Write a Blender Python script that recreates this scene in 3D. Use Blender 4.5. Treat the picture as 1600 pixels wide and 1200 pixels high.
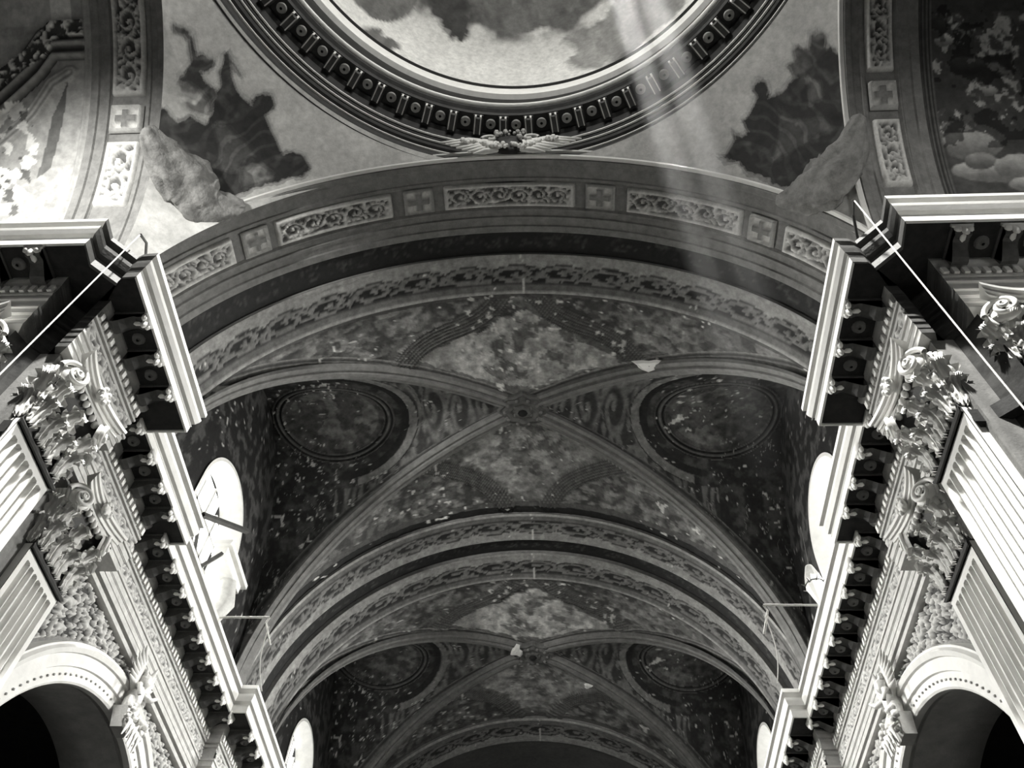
import bpy, math, random
import numpy as np
from mathutils import Matrix, Vector

for _o in list(bpy.data.objects):
    bpy.data.objects.remove(_o)
SC = bpy.context.scene
COL = SC.collection
random.seed(4)

# ------------------------------------------------------------------ camera
F_PX = 1299.97
CAMX = 0.883
_R = np.array([[0.99846499, 0.04079132, 0.03746631],
               [-0.01309855, 0.83117106, -0.55586247],
               [-0.05381528, 0.55451847, 0.83042952]])
_r, _d, _f = _R
cd = bpy.data.cameras.new('camera')
cam = bpy.data.objects.new('camera', cd)
COL.objects.link(cam)
cam.matrix_world = Matrix(((_r[0], -_d[0], -_f[0], CAMX), (_r[1], -_d[1], -_f[1], 0.0),
                           (_r[2], -_d[2], -_f[2], 0.0), (0, 0, 0, 1)))
cd.sensor_width = 36.0
cd.lens = F_PX / 1600 * 36
cd.clip_start = 0.05
cd.clip_end = 200
SC.camera = cam

# ------------------------------------------------------------------ light and exposure
SC.view_settings.view_transform = 'Standard'
SC.view_settings.look = 'None'
SC.view_settings.gamma = 1
SC.view_settings.use_curve_mapping = False
SC.view_settings.exposure = 0.0
SC.cycles.use_denoising = True
SC.cycles.max_bounces = 5
SC.cycles.diffuse_bounces = 3
SC.cycles.volume_bounces = 0

W = bpy.data.worlds.new('world')
SC.world = W
W.use_nodes = True
W.node_tree.nodes['Background'].inputs[0].default_value = (1, 0.99, 0.95, 1)
W.node_tree.nodes['Background'].inputs[1].default_value = 0.085

def lamp(name, kind, loc, power, target=None, **kw):
    L = bpy.data.lights.new(name, kind)
    L.energy = power
    L.color = (1, 0.99, 0.95)
    for k, v in kw.items():
        setattr(L, k, v)
    o = bpy.data.objects.new(name, L)
    COL.objects.link(o)
    o.location = loc
    if target:
        o.rotation_euler = (Vector(target) - Vector(loc)).to_track_quat('-Z', 'Y').to_euler()
    return o

lamp('dome_window_daylight', 'SPOT', (0.2, -3.2, 24.0), 54000, (0.0, 3.0, 8.0), spot_size=math.radians(56), spot_blend=0.5, shadow_soft_size=0.45)
lamp('dome_glow', 'POINT', (0.3, -1.0, 19.9), 1300, shadow_soft_size=0.5)
for sx in (-1, 1):
    lamp('nave_window_daylight', 'AREA', (sx * 6.3, 12.45, 12.9), 480, (-sx * 5.2, 11.0, 7.5),
         shape='RECTANGLE', size=1.8, size_y=2.6, spread=math.radians(95))
    lamp('far_window_daylight', 'AREA', (sx * 6.3, 22.05, 12.9), 620, (-sx * 5.2, 17.0, 7.5),
         shape='RECTANGLE', size=1.8, size_y=2.6, spread=math.radians(95))
lamp('left_transept_daylight', 'SPOT', (-9.0, -2.4, 9.5), 11000, (-7.6, 5.7, 13.2),
     spot_size=math.radians(46), spot_blend=1.0, shadow_soft_size=0.6)
lamp('right_transept_daylight', 'SPOT', (9.0, -3.0, 9.0), 1500, (7.6, 5.4, 12.6),
     spot_size=math.radians(50), spot_blend=1.0, shadow_soft_size=0.6)

# ------------------------------------------------------------------ materials
TINT = (1.0, 0.994, 0.962)

def mat(name, v, rough=0.75, var=0.25, scale=6.0, bump=0.15, bscale=30.0, spec=0.3, col=False, specks=0.0, metal=0.0,
        crack=0.0):
    m = bpy.data.materials.new(name)
    m.use_nodes = True
    nt = m.node_tree
    N, L = nt.nodes, nt.links
    b = N['Principled BSDF']
    b.inputs['Roughness'].default_value = rough
    b.inputs['Specular IOR Level'].default_value = spec
    b.inputs['Metallic'].default_value = metal
    tc = N.new('ShaderNodeTexCoord')
    nz = N.new('ShaderNodeTexNoise')
    nz.inputs['Scale'].default_value = scale
    nz.inputs['Detail'].default_value = 8
    nz.inputs['Roughness'].default_value = 0.68
    L.new(tc.outputs['Object'], nz.inputs['Vector'])
    mr = N.new('ShaderNodeMapRange')
    mr.inputs[1].default_value = 0.3
    mr.inputs[2].default_value = 0.7
    mr.inputs[3].default_value = 1 - var
    mr.inputs[4].default_value = 1 + var
    L.new(nz.outputs['Fac'], mr.inputs[0])
    mx = N.new('ShaderNodeMix')
    mx.data_type = 'RGBA'
    mx.blend_type = 'MULTIPLY'
    mx.inputs[0].default_value = 1
    if col:
        at = N.new('ShaderNodeAttribute')
        at.attribute_name = 'Col'
        L.new(at.outputs['Color'], mx.inputs[6])
    else:
        mx.inputs[6].default_value = (v * TINT[0], v * TINT[1], v * TINT[2], 1)
    L.new(mr.outputs[0], mx.inputs[7])
    out = mx.outputs[2]
    if specks > 0:
        n2 = N.new('ShaderNodeTexNoise')
        n2.inputs['Scale'].default_value = 9
        n2.inputs['Detail'].default_value = 6
        L.new(tc.outputs['Object'], n2.inputs['Vector'])
        n3 = N.new('ShaderNodeTexNoise')
        n3.inputs['Scale'].default_value = 0.9
        L.new(tc.outputs['Object'], n3.inputs['Vector'])
        ad = N.new('ShaderNodeMath')
        ad.operation = 'ADD'
        L.new(n2.outputs['Fac'], ad.inputs[0])
        L.new(n3.outputs['Fac'], ad.inputs[1])
        r2 = N.new('ShaderNodeMapRange')
        r2.inputs[1].default_value = 1.33 - specks
        r2.inputs[2].default_value = 1.36 - specks
        L.new(ad.outputs[0], r2.inputs[0])
        m2 = N.new('ShaderNodeMix')
        m2.data_type = 'RGBA'
        L.new(r2.outputs[0], m2.inputs[0])
        L.new(out, m2.inputs[6])
        m2.inputs[7].default_value = (0.8, 0.79, 0.74, 1)
        out = m2.outputs[2]
    L.new(out, b.inputs['Base Color'])
    if bump > 0:
        nb = N.new('ShaderNodeTexNoise')
        nb.inputs['Scale'].default_value = bscale
        nb.inputs['Detail'].default_value = 4
        L.new(tc.outputs['Object'], nb.inputs['Vector'])
        bp = N.new('ShaderNodeBump')
        bp.inputs['Strength'].default_value = bump
        bp.inputs['Distance'].default_value = 0.05
        L.new(nb.outputs['Fac'], bp.inputs['Height'])
        L.new(bp.outputs['Normal'], b.inputs['Normal'])
    return m

M = {}
M['marble'] = mat('pale_marble', 0.74, 0.5, 0.10, 3.0, 0.06)
M['stone'] = mat('grey_stone', 0.42, 0.7, 0.22, 4.0, 0.12)
M['veined'] = mat('veined_grey_marble', 0.04, 0.8, 0.7, 3.0, 0.15, 9, spec=.1)
M['dark'] = mat('dark_soffit_shade', 0.02, 0.8, 0.5, 6.0, 0.1)  # soffit shade put into the colour; pier trims share the tone
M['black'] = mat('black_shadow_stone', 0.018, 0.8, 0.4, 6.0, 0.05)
M['ringmod'] = mat('shaded_ring_modillion', 0.07, 0.6, 0.4, 8, .1)  # same shade put into the ring modillions
M['ringdark'] = mat('shaded_ring_stone', 0.026, 0.6, 0.5, 5.0, 0.1)  # ring's unlit underside put into the dark colour
M['gild'] = mat('worn_gilding', 0.62, 0.38, 0.3, 12.0, 0.2, spec=0.6)
M['stucco'] = mat('grey_stucco', 0.20, 0.8, 0.30, 5.0, 0.25)
M['stuccolight'] = mat('light_stucco', 0.62, 0.75, 0.20, 5.0, 0.15)
M['fresco'] = mat('painted_fresco', 1, 0.75, 0.22, 7.0, 0.08, col=True)
M['worn'] = mat('worn_fresco', 1, 0.7, 0.35, 8.0, 0.12, col=True, specks=0.0)
M['relief'] = mat('relief_stucco', 1, 0.7, 0.2, 14.0, 0.12, col=True)
M['iron'] = mat('iron', 0.10, 0.5, 0.3, 10, 0.05, metal=0.5)
M['rope'] = mat('pale_rope', 0.70, 0.8, 0.2, 40, 0.1)
M['pier'] = mat('pier_stone', 0.20, 0.7, 0.3, 4, .12)
M['white'] = mat('white_plaster', 0.85, 0.7, 0.08, 5, 0.05)
M['glassframe'] = mat('dark_window_wood', 0.09, 0.6, 0.3, 8, 0.05)

def emat(name, s):
    m = bpy.data.materials.new(name)
    m.use_nodes = True
    b = m.node_tree.nodes['Principled BSDF']
    b.inputs['Base Color'].default_value = (0.8, 0.8, 0.78, 1)
    b.inputs['Emission Color'].default_value = (1, 1, 0.97, 1)
    b.inputs['Emission Strength'].default_value = s
    return m
M['pane'] = emat('daylit_glass', 3.0)

# ------------------------------------------------------------------ helpers
def link(name, me, parent=None, mats=()):
    o = bpy.data.objects.new(name, me)
    COL.objects.link(o)
    for x in mats:
        me.materials.append(x)
    if parent is not None:
        o.parent = parent
    return o

def thing(name, label, cat, loc=(0, 0, 0), group=None, kind=None):
    o = bpy.data.objects.new(name, None)
    o.empty_display_size = 0.1
    COL.objects.link(o)
    o.location = loc
    tag(o, label, cat, group, kind)
    return o

def tag(o, label=None, cat=None, group=None, kind=None):
    if label: o['label'] = label
    if cat: o['category'] = cat
    if group: o['group'] = group
    if kind: o['kind'] = kind
    return o

def mesh(name, V, F, smooth=False, col=None):
    me = bpy.data.meshes.new(name)
    V = np.asarray(V, dtype=np.float32).reshape(-1, 3)
    F = np.asarray(F, dtype=np.int32)
    k = F.shape[1]
    me.vertices.add(len(V))
    me.vertices.foreach_set('co', V.ravel())
    me.loops.add(F.size)
    me.loops.foreach_set('vertex_index', F.ravel())
    me.polygons.add(len(F))
    me.polygons.foreach_set('loop_start', np.arange(0, F.size, k, dtype=np.int32))
    me.polygons.foreach_set('use_smooth', np.full(len(F), smooth))
    if col is not None:
        a = me.color_attributes.new('Col', 'FLOAT_COLOR', 'POINT')
        c = np.clip(np.asarray(col, dtype=np.float32).ravel(), 0.004, 0.95)
        rgba = np.stack([c * TINT[0], c * TINT[1], c * TINT[2], np.ones_like(c)], 1)
        a.data.foreach_set('color', rgba.astype(np.float32).ravel())
    me.update()
    me.validate()
    return me

def gridfaces(m, n, off=0, wrapu=False):
    i = np.arange(m if wrapu else m - 1)
    j = np.arange(n - 1)
    I, J = np.meshgrid(i, j, indexing='ij')
    a = I * n + J
    b = ((I + 1) % m) * n + J
    return (np.stack([a, b, b + 1, a + 1], -1).reshape(-1, 4) + off)

def grid(name, P, material, parent=None, smooth=True, col=None, flip=False):
    m, n = P.shape[:2]
    F = gridfaces(m, n)
    if flip: F = F[:, ::-1]
    return link(name, mesh(name, P, F, smooth, col), parent, (material,))

class MB:
    """collects boxes, sweeps and tubes into one mesh"""
    def __init__(s):
        s.V = []; s.F = []; s.n = 0
    def add(s, V, F):
        V = np.asarray(V, float).reshape(-1, 3)
        s.V.append(V); s.F.append(np.asarray(F, int) + s.n); s.n += len(V)
        return s
    def hexa(s, V8):
        return s.add(V8, [[0, 3, 2, 1], [4, 5, 6, 7], [0, 1, 5, 4], [1, 2, 6, 5], [2, 3, 7, 6], [3, 0, 4, 7]])
    def box(s, x0, x1, y0, y1, z0, z1):
        return s.hexa([(x0, y0, z0), (x1, y0, z0), (x1, y1, z0), (x0, y1, z0),
                       (x0, y0, z1), (x1, y0, z1), (x1, y1, z1), (x0, y1, z1)])
    def grid(s, P, wrapu=False):
        return s.add(P, gridfaces(P.shape[0], P.shape[1], 0, wrapu))
    def tube(s, pts, r, n=8):
        pts = np.asarray(pts, float)
        r = np.broadcast_to(np.asarray(r, float), (len(pts),))
        t = np.gradient(pts, axis=0)
        t /= np.linalg.norm(t, axis=1)[:, None] + 1e-9
        up = np.array([0.31, 0.17, 0.93])
        a = np.cross(t, up); a /= np.linalg.norm(a, axis=1)[:, None] + 1e-9
        b = np.cross(t, a)
        th = np.linspace(0, 2 * np.pi, n + 1)[:-1]
        P = pts[None] + (np.cos(th)[:, None, None] * a[None] + np.sin(th)[:, None, None] * b[None]) * r[None, :, None]
        return s.grid(P, True)
    def ball(s, c, r, nu=8, nv=6):
        r = np.broadcast_to(np.asarray(r, float), (3,))
        u = np.linspace(0, 2 * np.pi, nu + 1)[:-1]; v = np.linspace(0, np.pi, nv)
        U, Vv = np.meshgrid(u, v, indexing='ij')
        P = np.stack([np.cos(U) * np.sin(Vv) * r[0], np.sin(U) * np.sin(Vv) * r[1], np.cos(Vv) * r[2]], -1) + np.array(c)
        return s.grid(P, True)
    def build(s, name, material, parent=None, smooth=False, xf=None):
        V = np.concatenate(s.V); F = np.concatenate(s.F)
        if xf is not None: V = xf(V)
        return link(name, mesh(name, V, F, smooth), parent, (material,))

# ---------------------------------------------------------------- noise and ornament fields
_rng = np.random.RandomState(11)
_T = _rng.rand(256, 256)

def vnoise(x, y):
    xi = np.floor(x).astype(int); yi = np.floor(y).astype(int)
    fx = x - xi; fy = y - yi
    fx = fx * fx * (3 - 2 * fx); fy = fy * fy * (3 - 2 * fy)
    g = lambda a, b: _T[a & 255, b & 255]
    return (g(xi, yi) * (1 - fx) + g(xi + 1, yi) * fx) * (1 - fy) + (g(xi, yi + 1) * (1 - fx) + g(xi + 1, yi + 1) * fx) * fy

def fbm(x, y, o=5, s=1.0):
    r = 0; a = 0.5
    x = x * s; y = y * s
    for _ in range(o):
        r = r + a * vnoise(x, y); x = x * 2.03 + 7.1; y = y * 2.03 + 3.7; a *= 0.5
    return r / (1 - 0.5 ** o)

def sstep(a, b, x):
    t = np.clip((x - a) / (b - a), 0, 1)
    return t * t * (3 - 2 * t)

def inpoly(x, y, pts):
    r = np.zeros(x.shape, bool)
    n = len(pts)
    for i in range(n):
        x0, y0 = pts[i]; x1, y1 = pts[(i + 1) % n]
        c = ((y0 > y) != (y1 > y)) & (x < (x1 - x0) * (y - y0) / (y1 - y0 + 1e-12) + x0)
        r ^= c
    return r

def dpoly(x, y, pts, closed=False):
    d = np.full(x.shape, 1e9)
    n = len(pts)
    for i in range(n if closed else n - 1):
        x0, y0 = pts[i]; x1, y1 = pts[(i + 1) % n]
        dx, dy = x1 - x0, y1 - y0
        t = np.clip(((x - x0) * dx + (y - y0) * dy) / (dx * dx + dy * dy + 1e-12), 0, 1)
        d = np.minimum(d, np.hypot(x - x0 - t * dx, y - y0 - t * dy))
    return d

def smoothpts(pts, it=2):
    for _ in range(it):
        q = [pts[0]]
        for a, b in zip(pts[:-1], pts[1:]):
            q += [(a[0] * .75 + b[0] * .25, a[1] * .75 + b[1] * .25), (a[0] * .25 + b[0] * .75, a[1] * .25 + b[1] * .75)]
        pts = q + [pts[-1]]
    return pts

def rinceau(u, v, wob=0.0):
    """acanthus scroll in a band: u along (1 unit = one scroll), v across in -1..1; returns height 0..1"""
    k = np.floor(u); s = np.where(k.astype(int) % 2 == 0, 1.0, -1.0)
    du = (u - k - 0.5) * 2.0; dv = v * 1.05
    r = np.hypot(du, dv) + 1e-6; th = np.arctan2(dv * s, du)
    sp = np.sin(th + 7.5 * r + 1.0)
    leaf = 0.5 + 0.5 * np.sin(th * 7 + r * 9)
    h = sstep(0.1, 0.8, sp) * (r < 1.0) * (0.55 + 0.45 * leaf)
    h = np.maximum(h, (r < 0.16) * 1.0)
    stem = np.exp(-((v - 0.75 * s * np.cos(du * np.pi / 2) * -1) / 0.14) ** 2)
    h = np.maximum(h, stem * 0.9)
    n = fbm(u * 6 + 3, v * 4 + 11, 3)
    h = np.maximum(h, sstep(.50, .60, fbm(u * 5 + 40, v * 3.5 + 5, 3)) * (r > .8) * .8)
    h = np.maximum(h, sstep(.3, .9, np.sin(th * 5 + 2)) * (abs(r - .98) < .14) * .75)
    return np.clip(h * (0.45 + 1.1 * n), 0, 1)

E_ = 0.948
Z0 = 11.32
YC = -0.3

# a point on an arch: kind 'n' (nave axis) or 't' (transept axis)
def archpt(kind, s, th, a, R, x0=0.0, b=None):
    """a = coordinate along the vault's axis, th angle from +x (or +y), R radius"""
    b = R * E_ if b is None else b
    if kind == 'n':
        return np.stack(np.broadcast_arrays(x0 + R * np.cos(th), a, Z0 + b * np.sin(th)), -1)
    return np.stack(np.broadcast_arrays(s * a, YC + x0 + R * np.cos(th), Z0 + R * 0.978 * np.sin(th)), -1)

def arch_sweep(mb, kind, s, prof, th0=-2, th1=182, n=120, x0=0.0):
    th = np.radians(np.linspace(th0, th1, n))[:, None]
    A = np.array([p[0] for p in prof])[None]; R = np.array([p[1] for p in prof])[None]
    P = archpt(kind, s, th, A, R, x0)
    flip = kind == 't' and s > 0
    mb.grid(P)
    return mb

def arch_panel(name, parent, kind, s, th0, th1, a0, a1, R, fn, material, x0=0.0, du=0.035, dv=0.03, edge=0.05):
    """a relief panel laid on an arch soffit; fn(u metres, v metres, lu, lv) -> height, colour"""
    lu = abs(math.radians(th1 - th0)) * R; lv = abs(a1 - a0)
    nu = max(6, int(lu / du)); nv = max(5, int(lv / dv))
    U, V = np.meshgrid(np.linspace(0, lu, nu), np.linspace(0, lv, nv), indexing='ij')
    h, c = fn(U, V, lu, lv)
    h = h.copy()
    h[0, :] = h[-1, :] = -edge; h[:, 0] = h[:, -1] = -edge
    th = np.radians(th0 + (th1 - th0) * U / lu); A = a0 + (a1 - a0) * V / lv
    return grid(name, archpt(kind, s, th, A, R - h, x0), material, parent, True, c)

def f_scroll(base=0.10, top=0.62, cell=0.8):
    def fn(U, V, lu, lv):
        e = np.minimum(np.minimum(U, lu - U), np.minimum(V, lv - V))
        n = max(2, round((lu - 0.3) / (lv * cell)))
        h = rinceau((U - 0.15) / (lu - 0.3) * n, (V - lv / 2) / (lv / 2 - 0.11))
        ins = sstep(0.085, 0.11, e)
        rim = np.exp(-((e - 0.055) / 0.03) ** 2)
        nn = fbm(U, V, 4, 5)
        H = 0.02 + rim * 0.05 - ins * 0.05 + ins * h * 0.10
        Cc = (1 - ins) * (0.40 + 0.25 * rim) + ins * (base + (top - base) * h)
        return H, Cc * (0.75 + 0.5 * nn)
    return fn

def f_cross(U, V, lu, lv):
    u = (U / lu - .5) * 2; v = (V / lv - .5) * 2
    e = np.minimum(1 - abs(u), 1 - abs(v))
    fr = e < 0.22
    cr = (np.minimum(abs(u), abs(v)) < 0.2) & (np.maximum(abs(u), abs(v)) < 0.66)
    H = np.where(fr, 0.05 + 0.03 * np.sin(e * 50), np.where(cr, 0.03, -0.05))
    Cc = np.where(fr, 0.38, np.where(cr, 0.22, 0.55))
    return H, Cc * (0.75 + 0.5 * fbm(U, V, 4, 6))

M['pavement'] = mat('unseen_dark_pavement', 0.035, 0.7, 0.3, 2, 0.05)  # floor out of view, darkened to cut bounce light on the vaults
# ================================================================== SETTING
fl = MB().box(-16, 16, -14, 40, -1.75, -1.6).build('floor', M['pavement']); tag(fl, kind='structure')

# ---- nave webs (ceiling)
ceil = thing('ceiling', 'painted nave vault of cross groined bays', None, kind='structure')
def jitter_spots(x, y, c, thr=0.80, s=7, v=0.62, mask=None):
    n = fbm(x, y, 2, s) * 0.8 + fbm(x + 50, y, 3, 0.8) * 0.35
    k = sstep(thr, thr + 0.04, n)
    if mask is not None: k = k * mask
    return c * (1 - k) + v * k

FRL = smoothpts([(-0.30, 9.05), (-0.72, 9.62), (-1.28, 9.93), (-1.9, 10.08), (-2.45, 10.33), (-2.85, 10.75)])
CLOUD = [(-2.6, 10.57), (-2.1, 10.38), (-1.5, 10.30), (-0.9, 10.14), (-0.4, 9.81), (0.2, 9.65), (0.9, 9.85), (1.35, 10.03),
         (1.45, 10.40), (2.28, 10.65), (2.43, 10.86), (1.36, 11.41), (0.23, 11.85), (-0.73, 11.64), (-1.81, 11.1)]
RRP = [(-2.1, 13.47), (-1.32, 13.19), (-0.5, 12.86), (0.1, 12.70), (0.9, 12.94), (1.76, 13.34), (2.25, 13.64), (1.37, 14.25),
       (0.85, 14.8), (0.45, 15.3), (-0.45, 15.3), (-0.89, 14.6), (-1.71, 13.97)]
RRL = smoothpts([(-3.0, 13.75), (-2.2, 14.15), (-1.45, 14.6), (-0.95, 15.05), (-0.62, 15.75)])

def mouldbands(d, w, n=3):
    """n parallel mouldings within distance w: height and tone"""
    k = d < w
    ph = d / w * n * 2 * np.pi
    return k, np.cos(ph)

def paint_nave(x, y, y0, bright):
    """x,y metres in plan, bay starting at y0 (pattern drawn for the first bay at 9.1)"""
    yy = y - y0 + 9.1; xm = -abs(x)
    n = fbm(x, y, 5, 2.2); n2 = fbm(x + 9, y, 4, 7.0)
    orn = fbm(x * 1.0 + 30, y * 1.3, 4, 5.0)
    c = 0.065 + 0.16 * sstep(0.45, 0.7, orn) * (0.5 + n)
    sp = rinceau(x * 0.9 + 20, np.clip((yy - 9.9) / 0.8 % 2 - 1, -1, 1))
    c = c + 0.10 * sp * sstep(1.6, 2.4, abs(x))
    h = 0.02 * sstep(0.45, 0.7, orn)
    front = yy < 12.45
    # front field
    ins = front & inpoly(xm, yy, [(0, 9.0)] + FRL + [(-2.9, 10.95), (0, 12.5)])
    cloud = inpoly(x + 0.22 * (n2 - .5), yy + 0.3 * (n - .5), CLOUD)
    c = np.where(ins, 0.075 + 0.14 * n * n2 * 2, c)
    fig = sstep(0.50, 0.62, fbm(x, y, 4, 3.4)) * (np.hypot(x - 0.1, (yy - 10.6) * 1.1) < 1.25)
    c = np.where(ins & cloud, (0.17 + 0.36 * n2 * n * 2) * bright, c)
    c = np.where(ins & (fig > .5), c * 0.45, c)
    d = dpoly(xm, yy, FRL)
    k, s = mouldbands(d, 0.26)
    k = k & front
    c = np.where(k, 0.09 + 0.11 * np.maximum(s, 0), c); h = np.where(k, 0.05 + 0.035 * s, h)
    # rear field
    rear = ~front
    rp = inpoly(x + 0.2 * (n2 - .5), yy + 0.25 * (n - .5), RRP) & rear
    ins2 = rear & inpoly(xm, yy, [(0, 12.4)] + [(-2.95, 13.7)] + RRL + [(0, 15.8)])
    c = np.where(ins2, 0.08 + 0.16 * n * n2 * 2, c)
    c = np.where(rp, (0.12 + 0.24 * n2 * n * 2) * bright, c)
    fig = sstep(0.50, 0.60, fbm(x + 5, y, 4, 3.8)) * (np.hypot(x - 0.1, (yy - 13.75) * 1.0) < 1.0)
    c = np.where(ins2 & (fig > .5), c * 0.5, c)
    d = dpoly(xm, yy, RRL)
    k, s = mouldbands(d, 0.26)
    k = k & rear
    c = np.where(k, 0.09 + 0.11 * np.maximum(s, 0), c); h = np.where(k, 0.05 + 0.035 * s, h)
    # borders beside the groins
    g = abs(abs(yy - 12.45) - 0.51 * abs(x)) / 1.12
    b = g < 0.30
    c = np.where(b, 0.16 + 0.12 * np.cos(g / 0.30 * 4 * np.pi) + .05 * n, c)
    e = np.minimum(yy - 9.1, 15.8 - yy)
    b = e < 0.16
    c = np.where(b, 0.10, c)
    c = np.where(16.08 - yy < .26, .015, c)  # groove's shade before the rib painted as a black band
    c = jitter_spots(x, y, c, 0.83, 8, 0.7)
    c = c * (0.7 + 0.6 * n2)
    return h, c

def paint_side(x, t, y0, bright):
    """x = |x|, t degrees round the transverse barrel"""
    X = abs(x); u = X - 5.0; v = (t - 86) / 17 * 1.35
    n = fbm(x, t / 14, 5, 2.2); n2 = fbm(x + 9, t / 14, 4, 6.0)
    c = 0.028 + 0.05 * sstep(0.45, 0.7, fbm(x + 70, t / 12, 4, 4.5))
    h = 0 * c
    r = np.hypot(u / 1.40, v / 1.35)
    c = np.where(r < 1, 0.03 + 0.10 * n * n2 * 2, c)
    fig = (r < 0.85) & (fbm(x + 33, t / 14, 3, 3.0) > 0.56)
    c = np.where(fig, 0.16 * (0.4 + n2), c)
    k = abs(r - 1.06) < 0.10
    c = np.where(k, 0.07 + 0.09 * np.cos((r - 1.06) * 60), c); h = np.where(k, 0.05 + 0.03 * np.cos((r - 1.06) * 60), h)
    r2 = np.hypot(u / 2.12, v / 2.2)
    k = (abs(r2 - 1.0) < 0.05) & (u < -0.6)
    c = np.where(k, 0.20, c); h = np.where(k, 0.03, h)
    k = (abs(r2 - 0.90) < 0.045) & (u < -0.4)
    c = np.where(k, 0.02, c)
    k = (r2 > 1.06) & (u < 0)
    c = np.where(k, 0.04 + 0.15 * rinceau(x * 1.5, np.clip((t / 18) % 2 - 1, -1, 1)), c)
    # border band near groin and toward wall
    g = (X - abs(np.cos(np.radians(t))) * 6.5)
    k = g < 0.5
    c = np.where(k, 0.11 + 0.06 * np.cos(g * 24), c)
    c = jitter_spots(x, t / 14, c, 0.85, 9, 0.6)
    # cracks
    cr = abs(fbm(x + 3, t / 14 + 8, 4, 1.3) - 0.5)
    c = np.where((cr < 0.0022) & (t < 75), 0.35, c)
    return h, c * (0.65 + 0.7 * n2) * (0.8 + .2 * bright)

def nave_web(y0, yc, half, bright, res, ext=0.05):
    """front and rear fields of one bay on the main barrel, plus the two side fields"""
    R = 6.58; q = 6.5 / half
    names = ('front', 'rear')
    for sgn in (-1, 1):
        nu = int(13 / res); nv = int(half / res)
        thv = np.linspace(0.02, np.pi - 0.02, nu)
        x = R * np.cos(thv)
        lim = abs(x) / 6.58 * half
        vv = np.linspace(0, 1, nv)
        yy = yc + sgn * (lim[:, None] + (half + (ext if sgn > 0 else 0.05) - lim[:, None]) * vv[None, :])
        X = np.broadcast_to(x[:, None], yy.shape)
        sc = 3.32 / half
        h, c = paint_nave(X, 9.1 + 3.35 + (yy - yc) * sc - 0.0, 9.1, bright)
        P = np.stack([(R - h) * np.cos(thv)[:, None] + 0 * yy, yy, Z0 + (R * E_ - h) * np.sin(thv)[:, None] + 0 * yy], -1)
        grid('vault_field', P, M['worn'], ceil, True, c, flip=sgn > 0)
        # rim board standing along the field's edge on the groin
    for sgn in (-1, 1):
        nt = int(half * 3.6 / res); nx = int(6.9 / res)
        t = np.radians(np.linspace(4, 176, nt))
        lim = abs(np.cos(t)) * 6.5
        vv = np.linspace(0, 1, nx)
        X = lim[:, None] + (6.75 - lim[:, None]) * vv[None, :]
        Td = np.degrees(np.broadcast_to(t[:, None], X.shape))
        h, c = paint_side(sgn * X, Td, y0, bright)
        a = half * 1.012
        P = np.stack([sgn * X, yc + (a - h) * np.cos(Td * np.pi / 180), Z0 + (6.58 * E_ - h) * np.sin(Td * np.pi / 180)], -1)
        grid('side_field', P, M['worn'], ceil, True, c, flip=sgn < 0)
    # groin ribs: two half ribs on each diagonal
    for sx in (-1, 1):
        for sy in (-1, 1):
            t = np.radians(np.linspace(3, 88.5, 70))
            cx = 6.42 * np.cos(t); cy = half * 0.988 * np.cos(t); cz = Z0 + 6.42 * E_ * np.sin(t)
            d = np.array([sx * 6.5, sy * half, 0]); d /= np.linalg.norm(d)
            nrm = np.array([-d[1], d[0], 0])
            prof = [(-.20, .16), (-.19, .03), (-.12, .0), (-.05, .03), (-.04, -.05), (.04, -.05), (.05, .03), (.12, .0), (.19, .03), (.20, .16)]
            P = np.zeros((len(t), len(prof), 3))
            for k, (w, z) in enumerate(prof):
                P[:, k] = np.stack([sx * cx, yc + sy * cy, cz], -1) + nrm * w
                P[:, k, 2] += z
            grid('groin_rib', P, M['groin'], ceil, False)

M['groin'] = mat('groin_moulding', 0.20, 0.7, 0.3, 5, 0.1)
nave_web(9.1, 12.45, 3.35, 1.0, 0.032, 0.29)
nave_web(18.7, 22.1, 3.42, 1.25, 0.045)
# plain third bay and end
thv = np.linspace(0.02, np.pi - 0.02, 90); yy = np.linspace(26.9, 36, 40)
TH, YY = np.meshgrid(thv, yy, indexing='ij')
P = np.stack([6.58 * np.cos(TH), YY, Z0 + 6.58 * E_ * np.sin(TH)], -1)
c = 0.07 + 0.05 * fbm(TH * 6, YY, 4, 2) + 0.03 * (np.sin(YY * 2.2) > 0.9)
grid('apse_field', P, M['fresco'], ceil, True, c)

# ---- central bosses where the groins meet
def boss(y, lab):
    t = thing('ceiling_boss', lab, 'boss', (0.0, y, 17.43))
    m = MB()
    th = np.linspace(0, 2 * np.pi, 49)[:-1]; rr = np.array([0.02, .2, .26, .30, .42, .50, .56, .62, .62])
    zz = np.array([-.14, -.13, -.05, -.10, -.12, -.04, -.07, -.02, .1])
    S = 1 + 0.08 * np.cos(th * 8)
    P = np.stack([np.cos(th)[:, None] * rr * S[:, None], np.sin(th)[:, None] * rr * S[:, None] * .8, np.broadcast_to(zz, (48, 9))], -1)
    m.grid(P, True); m.build('disc', M['stone2'], t)
    for k in range(10):
        a = k * math.tau / 10
        MB().ball((math.cos(a) * .46, math.sin(a) * .37, -.12), .05).build('bead', M['stucco'], t, True)
    MB().ball((0, 0, -.14), (.13, .11, .09)).build('knob', M['black'], t, True)
    return t
M['stone2'] = mat('dim_boss_stone', 0.12, 0.7, 0.3, 6, .1)
boss(12.45, 'scalloped dark boss at the groin crossing of the near vault bay')
boss(22.1, 'small scalloped boss at the groin crossing of the second vault bay')

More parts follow.
